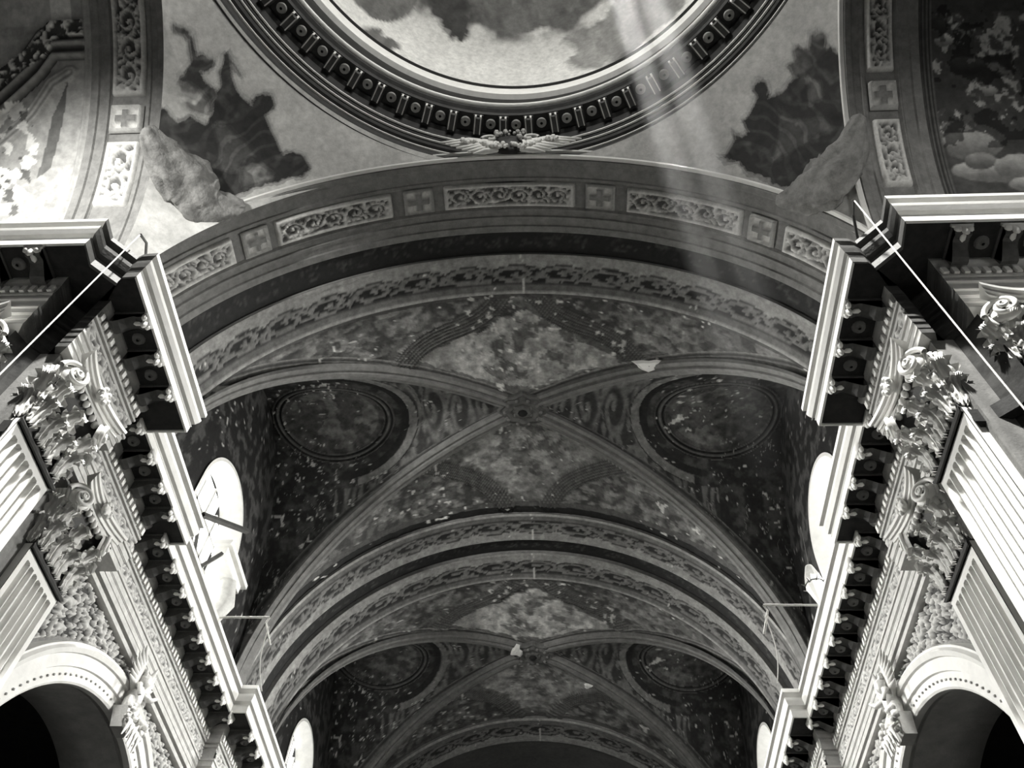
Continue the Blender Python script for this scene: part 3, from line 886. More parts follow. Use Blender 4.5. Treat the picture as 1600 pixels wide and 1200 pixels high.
_modc = {}
def modillion_mesh(sx_key):
    # local frame: +X runs outward (from body to corona edge), Y along, Z up; origin at body face, soffit level
    if 'm' in _modc: return _modc['m']
    L = .40; w = .10
    pr = [(0, -.02), (0, -.20), (.05, -.215), (.11, -.19), (.17, -.13), (.25, -.085), (.31, -.085), (.37, -.12), (.41, -.10), (.42, -.02)]
    m = MB()
    P = np.array([[(x, -w, z) for x, z in pr], [(x, w, z) for x, z in pr]])
    m.grid(P)
    for sy in (-w, w):
        c = [(x, sy, z) for x, z in pr]
        for i in range(1, len(pr) - 2):
            m.add([c[0], c[i], c[i + 1], c[-1]], [[0, 1, 2, 3]])
    m.box(-.01, .445, -w - .03, w + .03, -.03, 0.0)
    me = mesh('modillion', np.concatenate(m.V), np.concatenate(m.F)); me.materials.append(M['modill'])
    # front leaf: fleur of three lobes
    m = MB()
    m.hexa([(.43, -.11, -.075), (.465, -.11, -.075), (.465, .11, -.075), (.43, .11, -.075), (.43, -.14, .0), (.47, -.14, .0), (.47, .14, .0), (.43, .14, .0)])
    m.ball((.43, -.07, -.085), (.035, .05, .055), 7, 5).ball((.43, .07, -.085), (.035, .05, .055), 7, 5).ball((.425, 0, -.13), (.04, .045, .085), 7, 5)
    m.ball((.33, 0, -.11), (.07, .04, .03), 6, 4)
    lf = mesh('leaf', np.concatenate(m.V), np.concatenate(m.F), True); lf.materials.append(M['marble'])
    m = MB(); tt = np.linspace(0, 2 * np.pi, 13)[:-1]
    P = np.stack([.21 + np.cos(tt)[:, None] * np.array([.02, .045, .075, .095]), np.sin(tt)[:, None] * np.array([.02, .045, .075, .095]), np.broadcast_to(np.array([-.06, -.02, -.05, .0]), (12, 4))], -1)
    m.grid(P, True)
    ro = mesh('rosette', np.concatenate(m.V), np.concatenate(m.F), True); ro.materials.append(M['rosette'])
    m = MB(); m.box(0, .045, -.032, .032, -.125, 0)
    de = mesh('dentil', np.concatenate(m.V), np.concatenate(m.F)); de.materials.append(M['marble'])
    _modc['m'] = (me, lf, ro, de)
    return _modc['m']
M['modill'] = mat('shaded_modillion_stone', 0.07, .6, .3, 8, .1)  # shade under the corona put into the body colour
M['rosette'] = mat('dim_rosette', 0.13, .6, .3, 8, .1)

def entablature(sx, T, B, lab, rows, group=None, mats=None, frieze_rel=True):
    """T, B: plan polylines (|x|, y) of the cornice edge and of the body; rows: list of segment indices carrying modillions"""
    c0 = ((T[0][0] + T[-1][0]) / 2 * sx, (T[0][1] + T[-1][1]) / 2, ZT)
    t = thing('entablature', lab, 'entablature', c0, group)
    inv = Matrix.Translation(-Vector(c0))
    mt = dict(cornice=M['marble'], bed_moulding=M['bed'], frieze=M['stone'], architrave=M['archit'])
    if mats: mt.update(mats)
    for nm, (a, b) in SPLIT.items():
        P = np.array([[ent_pt(T[i], B[i], s, h, sx) for (s, h) in PROF[a:b]] for i in range(len(T))])
        m = MB(); m.grid(P)
        o = m.build(nm, mt[nm], t); o.matrix_parent_inverse = inv
    # dark panel that paints in the shade under the corona
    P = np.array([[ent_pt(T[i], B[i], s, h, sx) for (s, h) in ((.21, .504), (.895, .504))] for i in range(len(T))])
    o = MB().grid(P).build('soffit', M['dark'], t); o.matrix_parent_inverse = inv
    me, lf, ro, de = modillion_mesh(0)
    for seg in rows:
        Ta, Tb = ent_pt(T[seg], B[seg], .9, .50, sx), ent_pt(T[seg + 1], B[seg + 1], .9, .50, sx)
        d = Tb - Ta; L = np.linalg.norm(d); d /= L
        outv = ent_pt(T[seg], B[seg], 0, 0, sx) - ent_pt(T[seg], B[seg], 1, 0, sx)
        nv = np.array([d[1], -d[0], 0]); nv *= np.sign(nv @ outv)
        ang = math.atan2(nv[1], nv[0])
        lead = seg_lead.get((round(L, 2)), None)
        n = max(1, int(round((L + .25) / .60)))
        sp = L / n
        for k in range(n):
            p = Ta + d * (k + .5) * sp
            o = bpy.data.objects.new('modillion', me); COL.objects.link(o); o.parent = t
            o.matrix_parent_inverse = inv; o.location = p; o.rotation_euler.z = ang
            q = bpy.data.objects.new('leaf', lf); COL.objects.link(q); q.parent = o; q['kind'] = 'stuff'
            if k < n - 1 or n == 1:
                o = bpy.data.objects.new('rosette', ro); COL.objects.link(o); o.parent = t
                o.matrix_parent_inverse = inv; o.location = p + d * sp * .5; o.rotation_euler.z = ang
        Da, Db = ent_pt(T[seg], B[seg], .99, .70, sx), ent_pt(T[seg + 1], B[seg + 1], .99, .70, sx)
        d = Db - Da; L = np.linalg.norm(d); d /= L
        n = int(L / .122)
        for k in range(n):
            o = bpy.data.objects.new('dentil', de); COL.objects.link(o); o.parent = t
            o.matrix_parent_inverse = inv; o.location = Da + d * (k + .5) * L / n; o.rotation_euler.z = ang
        if frieze_rel:
            Fa, Fb = ent_pt(T[seg], B[seg], 1.045, .98, sx), ent_pt(T[seg + 1], B[seg + 1], 1.045, .98, sx)
            d = Fb - Fa; L = np.linalg.norm(d)
            nu = int(L / .03); U, V = np.meshgrid(np.linspace(0, 1, nu), np.linspace(0, 1, 9), indexing='ij')
            hgt = rinceau(U * L / .32, (V - .5) * 2.2)
            P = Fa + d * U[..., None] + nv * (.004 + .05 * hgt[..., None]); P[..., 2] -= V * .21 + .005
            o = grid('frieze_relief', P, M['relief'], t, True, .12 + .5 * hgt); o.matrix_parent_inverse = inv
    return t
seg_lead = {}
M['dimstone'] = mat('shaded_corner_stone', 0.09, .6, .3, 6, .1)  # darker copy of the cornice stone, the corner's shade put into colour
M['bed'] = mat('bed_moulding_stone', 0.42, .6, .2, 6, .1)
M['archit'] = mat('architrave_stone', 0.52, .6, .2, 6, .1)

SIDE = {-1: 'left', 1: 'right'}
for sx in (-1, 1):
    S = SIDE[sx]; ty = 4.08 if sx < 0 else 4.03
    entablature(sx, [(12.0, ty), (5.03, ty)], [(12.0, 4.73), (5.57, 4.73)], 'entablature of the %s transept wall facing the camera, above the capital' % S, [0], frieze_rel=False,
                mats=dict(frieze=M['marble'], architrave=M['marble']))
    entablature(sx, [(5.03, ty), (5.05, 4.35), (4.78, 4.64), (4.69, 4.6), (4.49, 4.59)],
                [(5.57, 4.73), (5.65, 5.15), (5.42, 5.40), (5.28, 5.07), (5.12, 5.07)],
                'broken diagonal corner of the %s entablature at the crossing pier' % S, [],
                mats=dict(cornice=M['dimstone'], architrave=M['dimstone'], bed_moulding=M['dimstone'], frieze=M['dimstone']))
    entablature(sx, [(4.49, 4.59), (4.49, 7.3), (5.1, 7.3)], [(5.12, 5.07), (5.12, 6.75), (5.72, 6.75)],
                'foremost projecting block of the %s nave entablature, over the first fluted pilaster' % S, [0])
    entablature(sx, [(5.1, 7.3), (5.1, 9.6), (5.42, 9.6)], [(5.72, 6.75), (5.72, 9.05), (6.0, 9.05)],
                'second step of the %s nave entablature, over the second fluted pilaster' % S, [0])
    entablature(sx, [(5.42, 9.6), (5.42, 13.9)], [(6.0, 9.05), (6.0, 14.45)],
                'long recessed run of the %s nave entablature, over the side arch' % S, [0])
    entablature(sx, [(5.42, 13.9), (5.1, 13.9), (5.1, 20.6), (5.42, 20.6)], [(6.0, 14.45), (5.72, 14.45), (5.72, 20.05), (6.0, 20.05)],
                'far projecting block of the %s nave entablature, under the paired ribs' % S, [1])

# ================================================================== WALLS AND PIERS
for sx in (-1, 1):
    S = SIDE[sx]
    w = thing('wall_' + S, None, None, kind='structure')
    ms = M['pier']
    def B_(x0, x1, y0, y1, z0, z1, name='pier_block', m=None):
        a, b = sorted((sx * x0, sx * x1))
        return MB().box(a, b, y0, y1, z0, z1).build(name, m or ms, w)
    B_(5.27, 7.4, 5.2, 6.36, -1.6, 8.6)
    B_(5.85, 7.4, 6.36, 8.3, -1.6, 8.6)
    B_(5.85, 7.4, 14.45, 20.05, -1.6, 8.6)
    B_(6.12, 7.4, 20.05, 30, -1.6, 8.6)
    B_(6.62, 7.2, 7.4, 9.2, 9.9, 12.4, 'attic_block'); B_(6.62, 7.2, 15.7, 18.9, 9.9, 12.4, 'attic_block')
    B_(6.5, 6.9, 25.4, 36, 9.9, 12.0, 'attic_block')
    # wall with the round headed side arch: panels between opening and architrave
    yc, r, zs = 11.3, 2.9, 4.7
    th = np.radians(np.linspace(0, 180, 61))
    top = np.stack([0 * th + sx * 6.14, yc + 3.1 * np.cos(th), 0 * th + 8.62], 1)
    th2 = np.radians(np.linspace(0, 180, 201)); top = np.stack([0 * th2 + sx * 6.14, yc + 3.1 * np.cos(th2), 0 * th2 + 8.62], 1)
    arc = np.stack([0 * th2 + sx * 6.14, yc + r * np.cos(th2), zs + r * np.sin(th2)], 1)
    u = np.linspace(0, 1, 90)[None, :, None]
    P = arc[:, None] * (1 - u) + top[:, None] * u
    Yc, Zc = P[..., 1], P[..., 2]
    dd = np.hypot(Yc - yc, Zc - zs)
    spn = (dd > r + .62) & (Zc < 8.40)
    orn = fbm(Yc, Zc, 3, 22); on = sstep(.47, .58, orn) * spn
    P[..., 0] -= sx * .06 * on * orn * 1.6
    c = np.where(spn, .025 + .5 * on, .22)
    grid('arch_wall', P, M['relief'], w, True, c, flip=sx > 0)
    for a, b in ((8.1, yc - r), (yc + r, 14.6)):
        B_(6.14, 7.4, a, b, -1.6, 4.7)
    # deep chapel behind
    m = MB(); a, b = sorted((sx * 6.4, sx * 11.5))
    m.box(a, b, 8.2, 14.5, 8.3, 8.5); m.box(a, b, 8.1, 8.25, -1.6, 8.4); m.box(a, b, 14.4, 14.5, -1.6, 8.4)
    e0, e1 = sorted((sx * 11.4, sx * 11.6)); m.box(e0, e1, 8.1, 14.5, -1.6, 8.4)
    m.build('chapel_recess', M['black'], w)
    m = MB(); ap = [(6.14, r), (6.7, r), (7.2, r), (7.2, r + .8)]
    P = np.array([[(sx * x, yc + q * math.cos(t), zs + q * math.sin(t)) for x, q in ap] for t in th]); m.grid(P); m.build('arch_reveal', M['stone'], w, True)
    # transept wall facing the camera
    m = MB(); a, b = sorted((sx * 5.75, sx * 14)); m.box(a, b, 4.98, 5.2, -1.6, 8.62); m.build('transept_face', M['veined'], w)
    # outer transept closing
    # archivolt of the side arch
    av = thing('archivolt', 'pale moulded archivolt round the dark side arch of the %s wall' % S, 'arch', (sx * 6.1, yc, zs))
    inv = Matrix.Translation(-av.location)
    prof = [(6.20, r - .0), (6.04, r), (6.02, r + .03), (6.02, r + .22), (5.98, r + .23), (5.98, r + .40), (5.94, r + .41), (5.91, r + .48), (5.96, r + .52), (5.96, r + .55), (6.15, r + .57)]
    P = np.array([[(sx * x, yc + q * math.cos(t), zs + q * math.sin(t)) for x, q in prof] for t in th])
    o = MB().grid(P).build('ring', M['marble'], av); o.matrix_parent_inverse = inv
    for sy in (-1, 1):
        y0, y1 = sorted((yc + sy * r, yc + sy * (r + .5)))
        a, b = sorted((sx * 5.98, sx * 6.2))
        o = MB().box(a, b, y0, y1, 1.0, zs).build('jamb', M['marble'], av); o.matrix_parent_inverse = inv
    # small relief discs round the ring
    m = MB()
    for k in range(64):
        t = math.radians(4 + k * 2.7)
        m.ball((sx * 6.01, yc + (r + .12) * math.cos(t), zs + (r + .12) * math.sin(t)), .02, 6, 4)
    o = m.build('bead_row', M['stone'], av, True); o.matrix_parent_inverse = inv; o['kind'] = 'stuff'
    # spandrel frame moulding
    fr = MB(); a, b = sorted((sx * 6.02, sx * 6.2))
    fr.box(a, b, 8.32, 14.3, 8.42, 8.5)
    fr.build('spandrel_frame', M['archit'], w)
    # angel on the keystone
    k = thing('keystone_angel', 'winged stucco cherub on the keystone of the %s side arch' % S, 'sculpture', (sx * 5.88, yc - .1, zs + r + .42))
    def R_(V): return V
    def bp(m, name, mm=M['gild']):
        return m.build(name, mm, k, True)
    m = MB(); m.ball((0, 0, -.05), (.16, .15, .24)); m.ball((-sx * .06, 0, .24), (.115, .11, .13)); m.ball((-sx * .03, -.12, -.25), (.10, .09, .16)); m.ball((-sx * .03, .13, -.28), (.10, .09, .16))
    m.tube([(-sx * .05, -.12, .08), (-sx * .16, -.26, .0), (-sx * .2, -.22, -.16)], [.055, .045, .03]); m.tube([(-sx * .05, .12, .08), (-sx * .16, .26, .06), (-sx * .2, .34, .16)], [.055, .045, .03])
    bp(m, 'body')
    m = MB()
    for q in range(10): m.ball((-sx * .02 + random.uniform(-.06, .06), random.uniform(-.09, .09), .34 + random.uniform(-.03, .04)), .05, 6, 4)
    bp(m, 'hair')['kind'] = 'stuff'
    for sy in (-1, 1):
        wg = MB()
        for q in range(7):
            a = .35 + q * .16
            L = .62 - .05 * q
            c0 = np.array([sx * .02, sy * .10, .12 - .02 * q])
            wg.tube(np.array([c0, c0 + np.array([-sx * .05, sy * math.sin(a) * L * .55, math.cos(a) * L * .62]), c0 + np.array([-sx * .02, sy * math.sin(a) * L, math.cos(a) * L])]), [.035, .05, .01], 6)
        bp(wg, 'wing', M['stuccolight'])
    m = MB()
    m.hexa([(-.07, -.15, -.66), (.12, -.15, -.66), (.12, .15, -.66), (-.07, .15, -.66), (-.13, -.22, -.34), (.12, -.22, -.34), (.12, .22, -.34), (-.13, .22, -.34)])
    m.build('keystone', M['archit'], k)
    m = MB()
    for q in range(24): m.ball((-sx * .2 + random.uniform(-.05, .05), random.uniform(-.4, .4), -.45 + random.uniform(-.14, .1)), random.uniform(.03, .07), 6, 4)
    bp(m, 'garland')['kind'] = 'stuff'
    m = MB()
    for q in range(5):
        m.tube([(-sx * .12, -.2 + q * .1, -.5), (-sx * .26, -.22 + q * .11, -.62), (-sx * .22, -.24 + q * .12, -.85)], [.03, .035, .01], 6)
    bp(m, 'fringe', M['marble'])['kind'] = 'stuff'


# ================================================================== PILASTERS with composite capitals
def leaf_mesh(w, h, curl, mname, material):
    """acanthus leaf: grows up z from origin, bends outward (+X)"""
    n, k = 19, 15
    U, V = np.meshgrid(np.linspace(0, 1, n), np.linspace(-1, 1, k), indexing='ij')
    lob = 1 + .34 * np.sin(U * 30) * abs(V)
    wid = w * (np.sin(np.clip(U * 1.02 + .12, 0, 1) * np.pi * .93) ** .6) * lob
    z = h * np.sin(U * np.pi * .58) / math.sin(np.pi * .58) * (1 - .02)
    x = .03 + curl * U ** 3 + .05 * U - .05 * V ** 2 * (1 - U) + .035 * np.cos(V * 12.5) * (1 - .3 * U) + .02 * np.sin(U * 30) * abs(V)
    z = z - .30 * h * np.clip(U - .82, 0, 1) * 3
    P = np.stack([x, V * wid / 2, z], -1)
    me = mesh(mname, P, gridfaces(n, k), True); me.materials.append(material)
    return me
LEAF_S = leaf_mesh(.26, .42, .14, 'leaf', M['stuccolight'])
LEAF_L = leaf_mesh(.30, .74, .18, 'leaf', M['stuccolight'])

def volute_mesh():
    t = np.linspace(0, 2 * np.pi * 2.3, 64)
    r = .21 * np.exp(-t * .16)
    m = MB()
    m.tube(np.stack([.0 + .006 * t, r * np.cos(t), r * np.sin(t)], 1), np.linspace(.036, .016, 64), 6)
    m.ball((.06, 0, 0), (.03, .03, .03))
    P = np.stack([np.full((24, 3), 0.0) + np.array([-.06, -.02, .0]), np.cos(np.linspace(0, 2 * np.pi, 25)[:-1])[:, None] * np.array([.16, .15, .02]), np.sin(np.linspace(0, 2 * np.pi, 25)[:-1])[:, None] * np.array([.16, .15, .02])], -1)
    m.grid(P, True)
    me = mesh('volute', np.concatenate(m.V), np.concatenate(m.F), True); me.materials.append(M['marble'])
    return me
VOL = volute_mesh()

def abacus_mesh(w, d=.26, h=.17):
    """concave plan slab with three fasciae; X out, Y along"""
    n = 25; y = np.linspace(-1, 1, n)
    prof = [(0.02, -h), (0.05, -h), (.05, -h * .62), (.08, -h * .6), (.08, -h * .3), (.115, -h * .26), (.12, 0), (-.1, 0)]
    P = np.zeros((n, len(prof), 3))
    for i, yy in enumerate(y):
        bow = .10 * (yy * yy)
        for j, (x, z) in enumerate(prof):
            P[i, j] = (x + bow + d - .12, yy * (w / 2 + max(x, 0) * .6), z)
    m = MB(); m.grid(P)
    return m

def capital(parent, sx, origin, ang, w, h):
    """origin at bottom centre on the shaft face; X out"""
    c = bpy.data.objects.new('capital', None)
    m = MB(); n = 13
    y = np.linspace(-1, 1, n)
    prof = [(.0, -.08, 0), (.045, -.08, .02), (.06, -.05, .05), (.045, -.02, .03), (.0, 0, .0), (.0, .30, -.01), (.03, .70, .01), (.10, h - .30, .05), (.12, h - .17, .06), (.0, h - .17, 0)]
    P = np.array([[(x, yy * (w / 2 + dw), z) for x, z, dw in prof] for yy in y])
    m.grid(P)
    m.box(-.3, .02, -w / 2, w / 2, -.08, h - .1)
    V = np.concatenate(m.V); F = np.concatenate(m.F)
    me = mesh('capital', V, F); me.materials.append(M['capback'])
    c = bpy.data.objects.new('capital', me); COL.objects.link(c); c.parent = parent
    c.matrix_parent_inverse = Matrix.Translation(-parent.location)
    c.location = origin; c.rotation_euler.z = ang
    def ins(me_, name, loc, rz=0, sc=(1, 1, 1)):
        o = bpy.data.objects.new(name, me_); COL.objects.link(o); o.parent = c; o.location = loc; o.rotation_euler.z = rz; o.scale = sc
        return o
    for k in range(4):
        yy = (k - 1.5) / 1.5 * (w / 2 - .10)
        ins(LEAF_S, 'leaf', (.03, yy, .02), yy * .5, (1, 1, h / 1.3))
    for k in range(3):
        yy = (k - 1) * (w / 2 - .10)
        ins(LEAF_L, 'leaf', (.02, yy, .05), yy * .6, (1, 1, h / 1.3))
    # side leaves wrapping the corner
    for sy in (-1, 1):
        ins(LEAF_S, 'leaf', (-.10, sy * (w / 2), .02), sy * 1.4, (1, 1, h / 1.3))
        ins(LEAF_L, 'leaf', (-.06, sy * (w / 2 + .01), .05), sy * 1.1, (1, 1, h / 1.3))
        ins(VOL, 'volute', (.20, sy * (w / 2 - .02), h - .34), sy * .55, (1, sy, 1))
        # fluted cushion between the volutes seen from the side
        q = MB()
        for r_ in range(4):
            q.tube([(-.12 + .06 * r_, sy * (w / 2 + .04), h - .24), (-.10 + .06 * r_, sy * (w / 2 + .13), h - .34), (-.12 + .06 * r_, sy * (w / 2 + .05), h - .48)], .026, 6)
        o = q.build('bolster', M['marble'], c, True)
    am = abacus_mesh(w + .16, h=.17); V = np.concatenate(am.V); V[:, 2] += h
    o = link('abacus', mesh('abacus', V, np.concatenate(am.F)), c, (M['marble'],))
    q = MB()
    for k in range(7):
        q.ball((.14, (k - 3) * (w / 9), h - .26), (.05, .045, .06), 7, 5)
    q.build('egg_row', M['marble'], c, True)['kind'] = 'stuff'
    q = MB(); q.ball((.27, 0, h - .09), (.06, .10, .10), 8, 6)
    for k in range(6): q.ball((.30, .09 * math.cos(k * 1.05), h - .09 + .09 * math.sin(k * 1.05)), .04, 6, 4)
    q.build('flower', M['marble'], c, True)['kind'] = 'stuff'
    return c
M['capback'] = mat('capital_ground_shade', 0.05, .7, .3, 6, .1)  # ground behind the leaves painted dark as shadow in the gaps

def pilaster(sx, face, y0, y1, ztop, hcap, lab, axis='y', mshaft='marble', nfl=7, group=None):
    """fluted pilaster against a wall; axis 'y' faces the nave (normal -sx x), axis 'x' faces the camera (normal -y)"""
    w = y1 - y0; yc = (y0 + y1) / 2; zc = ztop - hcap
    loc = (sx * face, yc, -1.6) if axis == 'y' else (sx * yc, face, -1.6)
    t = thing('pilaster', lab, 'pilaster', loc, group)
    nu = max(4, int(nfl) * 10 + 1)
    u = np.linspace(0, 1, nu)
    z = np.concatenate([np.linspace(-1.6, zc - .45, 12), np.linspace(zc - .42, zc - .08, 22)])
    U, Z = np.meshgrid(u, z, indexing='ij')
    m0 = .07
    f = (U - m0) / (1 - 2 * m0) * nfl
    k = np.floor(f); fr = (f - k - .5) * 2
    inside = (f > 0) & (f < nfl)
    wf = w * (1 - 2 * m0) / max(nfl, 1)
    ztopf = (zc - .24) + np.sqrt(np.clip(1 - (fr / .74) ** 2, 0, 1)) * wf * .37
    dep = np.sqrt(np.clip(1 - (fr / .74) ** 2, 0, 1)) * .075 * inside * (Z < ztopf)
    if nfl == 0: dep = 0 * U
    out = .0 - dep
    if axis == 'y':
        P = np.stack([sx * (face - out), y0 + w * U, Z], -1)
    else:
        P = np.stack([sx * (y0 + w * U), face - out, Z], -1)
    o = grid('shaft', P, M[mshaft], t, False); o.matrix_parent_inverse = Matrix.Translation(-t.location)
    m = MB()
    if axis == 'y':
        a, b = sorted((sx * (face + .01), sx * (face + .30)))
        for yy in (y0, y1): m.box(a, b, yy - .002, yy + .002, -1.6, zc)
    else:
        a, b = sorted((sx * y0, sx * y1))
        for xx in (a, b): m.box(xx - .002, xx + .002, face + .01, face + .3, -1.6, zc)
    o = m.build('shaft_side', M[mshaft], t); o.matrix_parent_inverse = Matrix.Translation(-t.location)
    ang = (math.pi if sx > 0 else 0) if axis == 'y' else -math.pi / 2
    org = (sx * face, yc, zc) if axis == 'y' else (sx * yc, face, zc)
    capital(t, sx, org, ang, w, hcap)
    return t

for sx in (-1, 1):
    S = SIDE[sx]
    pilaster(sx, 5.16, 5.30, 6.28, 8.6, 1.22, 'first fluted pilaster of the %s nave wall, next to the crossing' % S)
    pilaster(sx, 5.74, 7.25, 8.22, 8.6, 1.22, 'second fluted pilaster of the %s nave wall, beside the side arch' % S)
    pilaster(sx, 5.74, 14.5, 15.45, 8.6, 1.22, 'third fluted pilaster of the %s nave wall, beyond the side arch' % S)
    pilaster(sx, 4.80, 5.78, 6.75, 8.6, 1.0, 'dark veined corner pilaster facing the camera on the %s transept wall' % S, axis='x', mshaft='veined', nfl=0)
    # diagonal pier face between transept and nave
    m = MB()
    q = [(5.72, 4.85), (5.62, 5.12), (5.40, 5.34), (5.26, 5.32)]
    P = np.array([[(sx * x, y, z) for z in (-1.6, 8.6)] for x, y in q]); m.grid(P)
    o = m.build('trim_1' if sx < 0 else 'trim_2', M['veined']); tag(o, kind='structure')
    mo = MB(); off = [(5.66, 4.75), (5.56, 5.04), (5.34, 5.24), (5.16, 5.24)]
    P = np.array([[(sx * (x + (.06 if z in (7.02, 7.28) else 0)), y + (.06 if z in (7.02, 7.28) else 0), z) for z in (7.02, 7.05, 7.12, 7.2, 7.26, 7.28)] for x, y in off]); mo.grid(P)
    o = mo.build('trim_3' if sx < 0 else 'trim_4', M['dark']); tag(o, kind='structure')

# ================================================================== LUNETTE WINDOWS
def lunette(sx, yc, half, idx, lab):
    w = thing('window_%d' % idx, None, None, (sx * 6.62, yc, 11.0), kind='structure')
    inv = Matrix.Translation(-w.location)
    # wall round the opening
    wy, zt0, rr = 1.30, 13.38, 1.30
    th = np.radians(np.linspace(-90, 270, 241))
    inner = []
    outer = []
    for t in th:
        cy, sz = math.cos(t), math.sin(t)
        if sz >= 0: inner.append((wy * cy, zt0 + rr * sz))
        else: inner.append((wy * np.clip(cy * 1.6, -1, 1), zt0 + 3.0 * max(sz * 1.3, -1)))
        # outer: the transverse arch profile
        if sz >= 0: outer.append(((half + .1) * cy, Z0 + 1.0 + 5.35 * sz))
        else: outer.append(((half + .1) * np.clip(cy * 1.6, -1, 1), Z0 + 1.0 - 3.2 * min(1, -sz * 1.3)))
    inner = np.array(inner); outer = np.array(outer)
    u = np.linspace(0, 1, 60)[None, :, None]
    Q = inner[:, None] * (1 - u) + outer[:, None] * u
    P = np.stack([np.full(Q.shape[:2], sx * 6.64), yc + Q[..., 0], Q[..., 1]], -1)
    c = .012 + .05 * sstep(.5, .62, fbm(Q[..., 0] + 9, Q[..., 1], 4, 5))
    c = jitter_spots(Q[..., 0] + 30, Q[..., 1], c, .86, 9, .5)
    o = grid('lunette_wall', P, M['worn'], w, False, c); o.matrix_parent_inverse = inv
    # splayed reveal
    P = np.stack([np.stack([np.full(len(inner), sx * x), yc + inner[:, 0] * k, zt0 + (inner[:, 1] - zt0) * k], -1) for x, k in ((6.60, 1.06), (6.60, 1.0), (7.1, .90))], 1)
    o = MB().grid(P).build('window_reveal', M['white'], w); o.matrix_parent_inverse = inv
    # frame bars
    m = MB(); X0, X1 = sorted((sx * 7.02, sx * 7.1))
    for yy in (-.55, 0, .55): m.box(X0, X1, yc + yy - .03, yc + yy + .03, 10.4, 14.4 if yy == 0 else 14.1)
    for zz in (11.2, 12.0, 12.8, 13.5): m.box(X0, X1, yc - 1.1, yc + 1.1, zz - .03, zz + .03)
    o = m.build('window_frame', M['stuccolight'], w); o.matrix_parent_inverse = inv
    # panes
    X = sx * 7.12
    ys = [-1.1, -.55, 0, .55, 1.1]; zs = [10.4, 11.2, 12.0, 12.8, 13.5, 14.5]
    for i in range(4):
        for j in range(5):
            a, b = sorted((X, X + sx * .01))
            z1 = zs[j + 1]
            if j == 4 and i in (0, 3): z1 = 14.15
            o = MB().box(a, b, yc + ys[i] + .0, yc + ys[i + 1], zs[j], z1).build('pane', M['pane'], w); o.matrix_parent_inverse = inv
    # sloping bright sill
    m = MB(); a = sx * 6.35; b = sx * 7.1
    m.add([(a, yc - 1.25, 10.6), (a, yc + 1.25, 10.6), (b, yc + 1.15, 11.3), (b, yc - 1.15, 11.3)], [[0, 1, 2, 3]])
    o = m.build('sill', M['white'], w); o.matrix_parent_inverse = inv
    return w
lunette(-1, 12.45, 3.32, 1, ''); lunette(1, 12.45, 3.32, 2, ''); lunette(-1, 22.1, 3.4, 3, ''); lunette(1, 22.1, 3.4, 4, '')

# open sash and ledge pieces in the near left window
t = thing('open_sash', 'open window sash leaning out of the near left lunette window', 'window sash', (-6.5, 12.9, 12.6))
m = MB(); m.tube([(0.15, .45, 1.35), (-.2, -1.0, .35)], .07, 4).build('rail', M['glassframe'], t)
MB().tube([(-.25, -1.0, .35), (-.25, -.2, -.9)], .05, 4).build('stay', M['glassframe'], t)
MB().tube([(.12, -.15, .05), (-.35, -.6, -1.2)], .05, 4).build('brace', M['glassframe'], t)
t = thing('window_ledge', 'white lit moulded ledge projecting below the near left window', 'ledge', (-6.4, 13.6, 12.9))
MB().box(-.25, .16, -.9, .55, .0, .12).build('shelf', M['white'], t)
MB().box(-.25, .06, -.8, .45, -.22, .0).build('moulding', M['white'], t)
MB().tube([(-.1, .1, -.2), (-.02, .2, -.7), (-.15, .1, -1.5)], [.20, .22, .12], 8).build('bracket', M['stuccolight'], t, True)

# lantern hanging by the near right window
t = thing('hanging_lantern', 'pale conical lantern with a spiked collar by the near right window', 'lantern', (6.28, 13.55, 12.45))
t.scale = (.8, .8, .8)
th = np.linspace(0, 2 * np.pi, 13)[:-1]
def cone(prof):
    return np.stack([np.cos(th)[:, None] * np.array([p[0] for p in prof]), np.sin(th)[:, None] * np.array([p[0] for p in prof]), np.broadcast_to(np.array([p[1] for p in prof]), (12, len(prof)))], -1)
MB().grid(cone([(.04, .75), (.10, .70), (.20, .35), (.26, .05)]), True).build('hood', M['stuccolight'], t)
MB().grid(cone([(.24, .03), (.26, -.02), (.20, -.2), (.10, -.55), (.01, -.8)]), True).build('bowl', M['white'], t)
m = MB()
for k in range(8):
    a = k * math.tau / 8
    m.tube([(.24 * math.cos(a), .24 * math.sin(a), .0), (.36 * math.cos(a), .36 * math.sin(a), .07)], [.03, .008], 5)
m.build('collar', M['iron'], t)
MB().tube([(0, 0, .7), (.15, 0, 2.1)], .012, 5).build('chain', M['iron'], t)

# ================================================================== ropes and brackets
LROPE = (-4.80, 4.42, 10.42)
RROPE = (4.76, 4.18, 10.42)
def hitdir(px, py):
    d = _R.T @ np.array([(px - 800) / F_PX, (py - 600) / F_PX, 1.0]); return d
def rope(name, pts, r, m, lab, cat):
    o = MB().tube(pts, r, 6).build(name, M[m], None, True); tag(o, lab, cat); return o
t = thing('hanging_rope', 'long pale rope hanging from a hook over the left crossing cornice', 'rope', LROPE)
MB().tube([(0, 0, .0), (0, 0, -10.6)], .0095, 6).build('cord', M['rope'], t)
MB().tube([(0, 0, 0.02), (.02, .15, .07), (-.12, .55, .07)], .02, 6).build('hook', M['iron'], t)
t = thing('hanging_rope', 'long pale rope hanging from a hook over the right crossing cornice', 'rope', RROPE)
MB().tube([(0, 0, .0), (0, 0, -10.6)], .0095, 6).build('cord', M['rope'], t)
MB().tube([(0, 0, 0.02), (.02, .2, .0), (.15, .9, -.5)], .02, 6).build('hook', M['iron'], t)
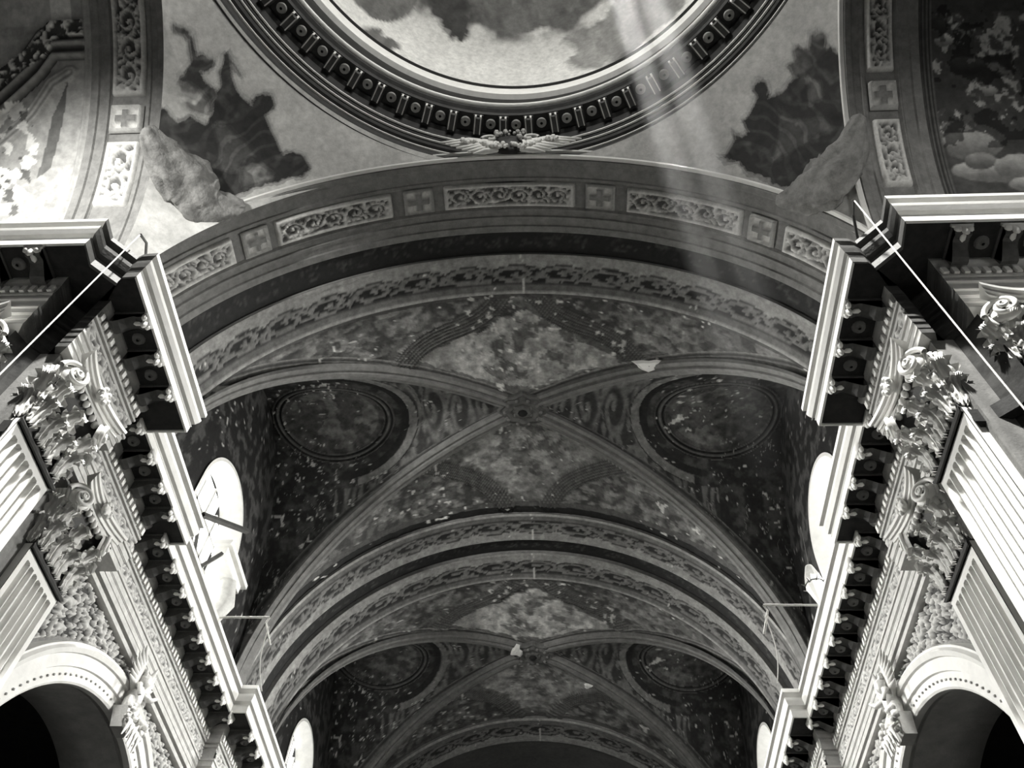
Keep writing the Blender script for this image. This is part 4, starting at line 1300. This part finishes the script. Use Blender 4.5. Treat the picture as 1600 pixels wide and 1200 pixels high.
for sx, y, S in ((-1, 11.95, 'left'), (1, 11.6, 'right')):
    t = thing('rope_bracket', 'thin pale arm with a hanging cord on the %s nave cornice' % S, 'bracket', (sx * 5.43, y, 10.2))
    L = .95
    MB().tube([(0, 0, 0.02), (-sx * L, .0, .02)], .022, 6).build('arm', M['rope'], t)
    MB().tube([(-sx * L, 0, .02), (-sx * (L - .08), .1, -.02), (-sx * (L - .03), .5, -.2)], .02, 6).build('tip', M['rope'], t)
    z = np.linspace(0, 1, 20)
    P = np.stack([-sx * (L - .35 * z - .1 * np.sin(z * 3)), .1 + 1.5 * z, -.1 - .3 * z], 1)
    MB().tube(P, .012, 5).build('cord', M['rope'], t)

# loose white plaster patches
def flake(loc, sc, lab, name='plaster_patch'):
    m = MB(); n = 12; th = np.linspace(0, 2 * np.pi, n + 1)[:-1]
    rr = np.array([.05, .7, 1.0])
    S = 1 + .3 * np.sin(th * 3 + loc[0]) + .15 * np.cos(th * 5)
    P = np.stack([np.cos(th)[:, None] * rr * S[:, None] * sc[0], np.sin(th)[:, None] * rr * S[:, None] * sc[1], np.broadcast_to(np.array([-.05, -.04, .02]), (n, 3)) + 0 * th[:, None]], -1)
    m.grid(P, True)
    o = m.build(name, M['white'], None); o.location = loc
    tag(o, lab, 'plaster patch')
    return o
flake((3.05, 10.62, 16.62), (.34, .16), 'white loose plaster sheet on the near right groin above the medallion')
flake((-.50, 21.75, 17.25), (.18, .28), 'small white patch beside the second bay boss')
flake((1.75, 23.0, 16.9), (.12, .12), 'tiny white patch on the far right groin of the second bay')

# ================================================================== sunbeams as haze volumes shaped to the light shafts
def beam(p0, p1, w0, w1, lab):
    p0 = np.array(p0, float); p1 = np.array(p1, float)
    d = p1 - p0; d /= np.linalg.norm(d)
    a = np.cross(d, [0, 1, 0]); a /= np.linalg.norm(a); b = np.cross(d, a)
    V = []
    for p, w in ((p0, w0), (p1, w1)):
        for sa, sb in ((-1, -1), (1, -1), (1, 1), (-1, 1)):
            V.append(p + a * sa * w[0] + b * sb * w[1])
    m = MB(); m.hexa(V)
    o = m.build('sunbeam', M['beam']); tag(o, lab, 'sunbeam', kind='stuff')  # haze exists only inside this shaft-shaped box
    return o
mb_ = bpy.data.materials.new('beam_haze'); mb_.use_nodes = True
nt = mb_.node_tree; nt.nodes.clear()
vo = nt.nodes.new('ShaderNodeVolumeScatter'); vo.inputs['Density'].default_value = 0.30; vo.inputs['Anisotropy'].default_value = 0.0
gx = nt.nodes.new('ShaderNodeNewGeometry'); sp_ = nt.nodes.new('ShaderNodeSeparateXYZ'); rr_ = nt.nodes.new('ShaderNodeMapRange')
nt.links.new(gx.outputs['Position'], sp_.inputs[0]); nt.links.new(sp_.outputs['Z'], rr_.inputs[0])
rr_.inputs[1].default_value = 11.5; rr_.inputs[2].default_value = 17.5; rr_.inputs[3].default_value = 0.0; rr_.inputs[4].default_value = 0.30  # beam's fade-out put into the haze density
nt.links.new(rr_.outputs[0], vo.inputs['Density'])
ou = nt.nodes.new('ShaderNodeOutputMaterial'); nt.links.new(vo.outputs[0], ou.inputs['Volume'])
M['beam'] = mb_

BP0 = np.array([1.78, .56, 22.0]); BP1 = np.array([5.29, 10.49, 10.3])
bd = (BP1 - BP0) / np.linalg.norm(BP1 - BP0)
side = np.cross(bd, [0.2, -.35, 0.9]); side /= np.linalg.norm(side)
for k, lab in ((-1, 'left strand of the double sunbeam slanting down from the dome'), (1, 'right strand of the double sunbeam slanting down from the dome')):
    o0 = BP0 + side * k * .34; o1 = BP1 + side * k * .42
    beam(o0, o1, (.27, .27), (.34, .34), lab)
    L = lamp('sun_through_lantern', 'AREA', tuple(o0 - bd * .4), 20.0, tuple(o1), shape='DISK', size=.55, spread=math.radians(2.5))
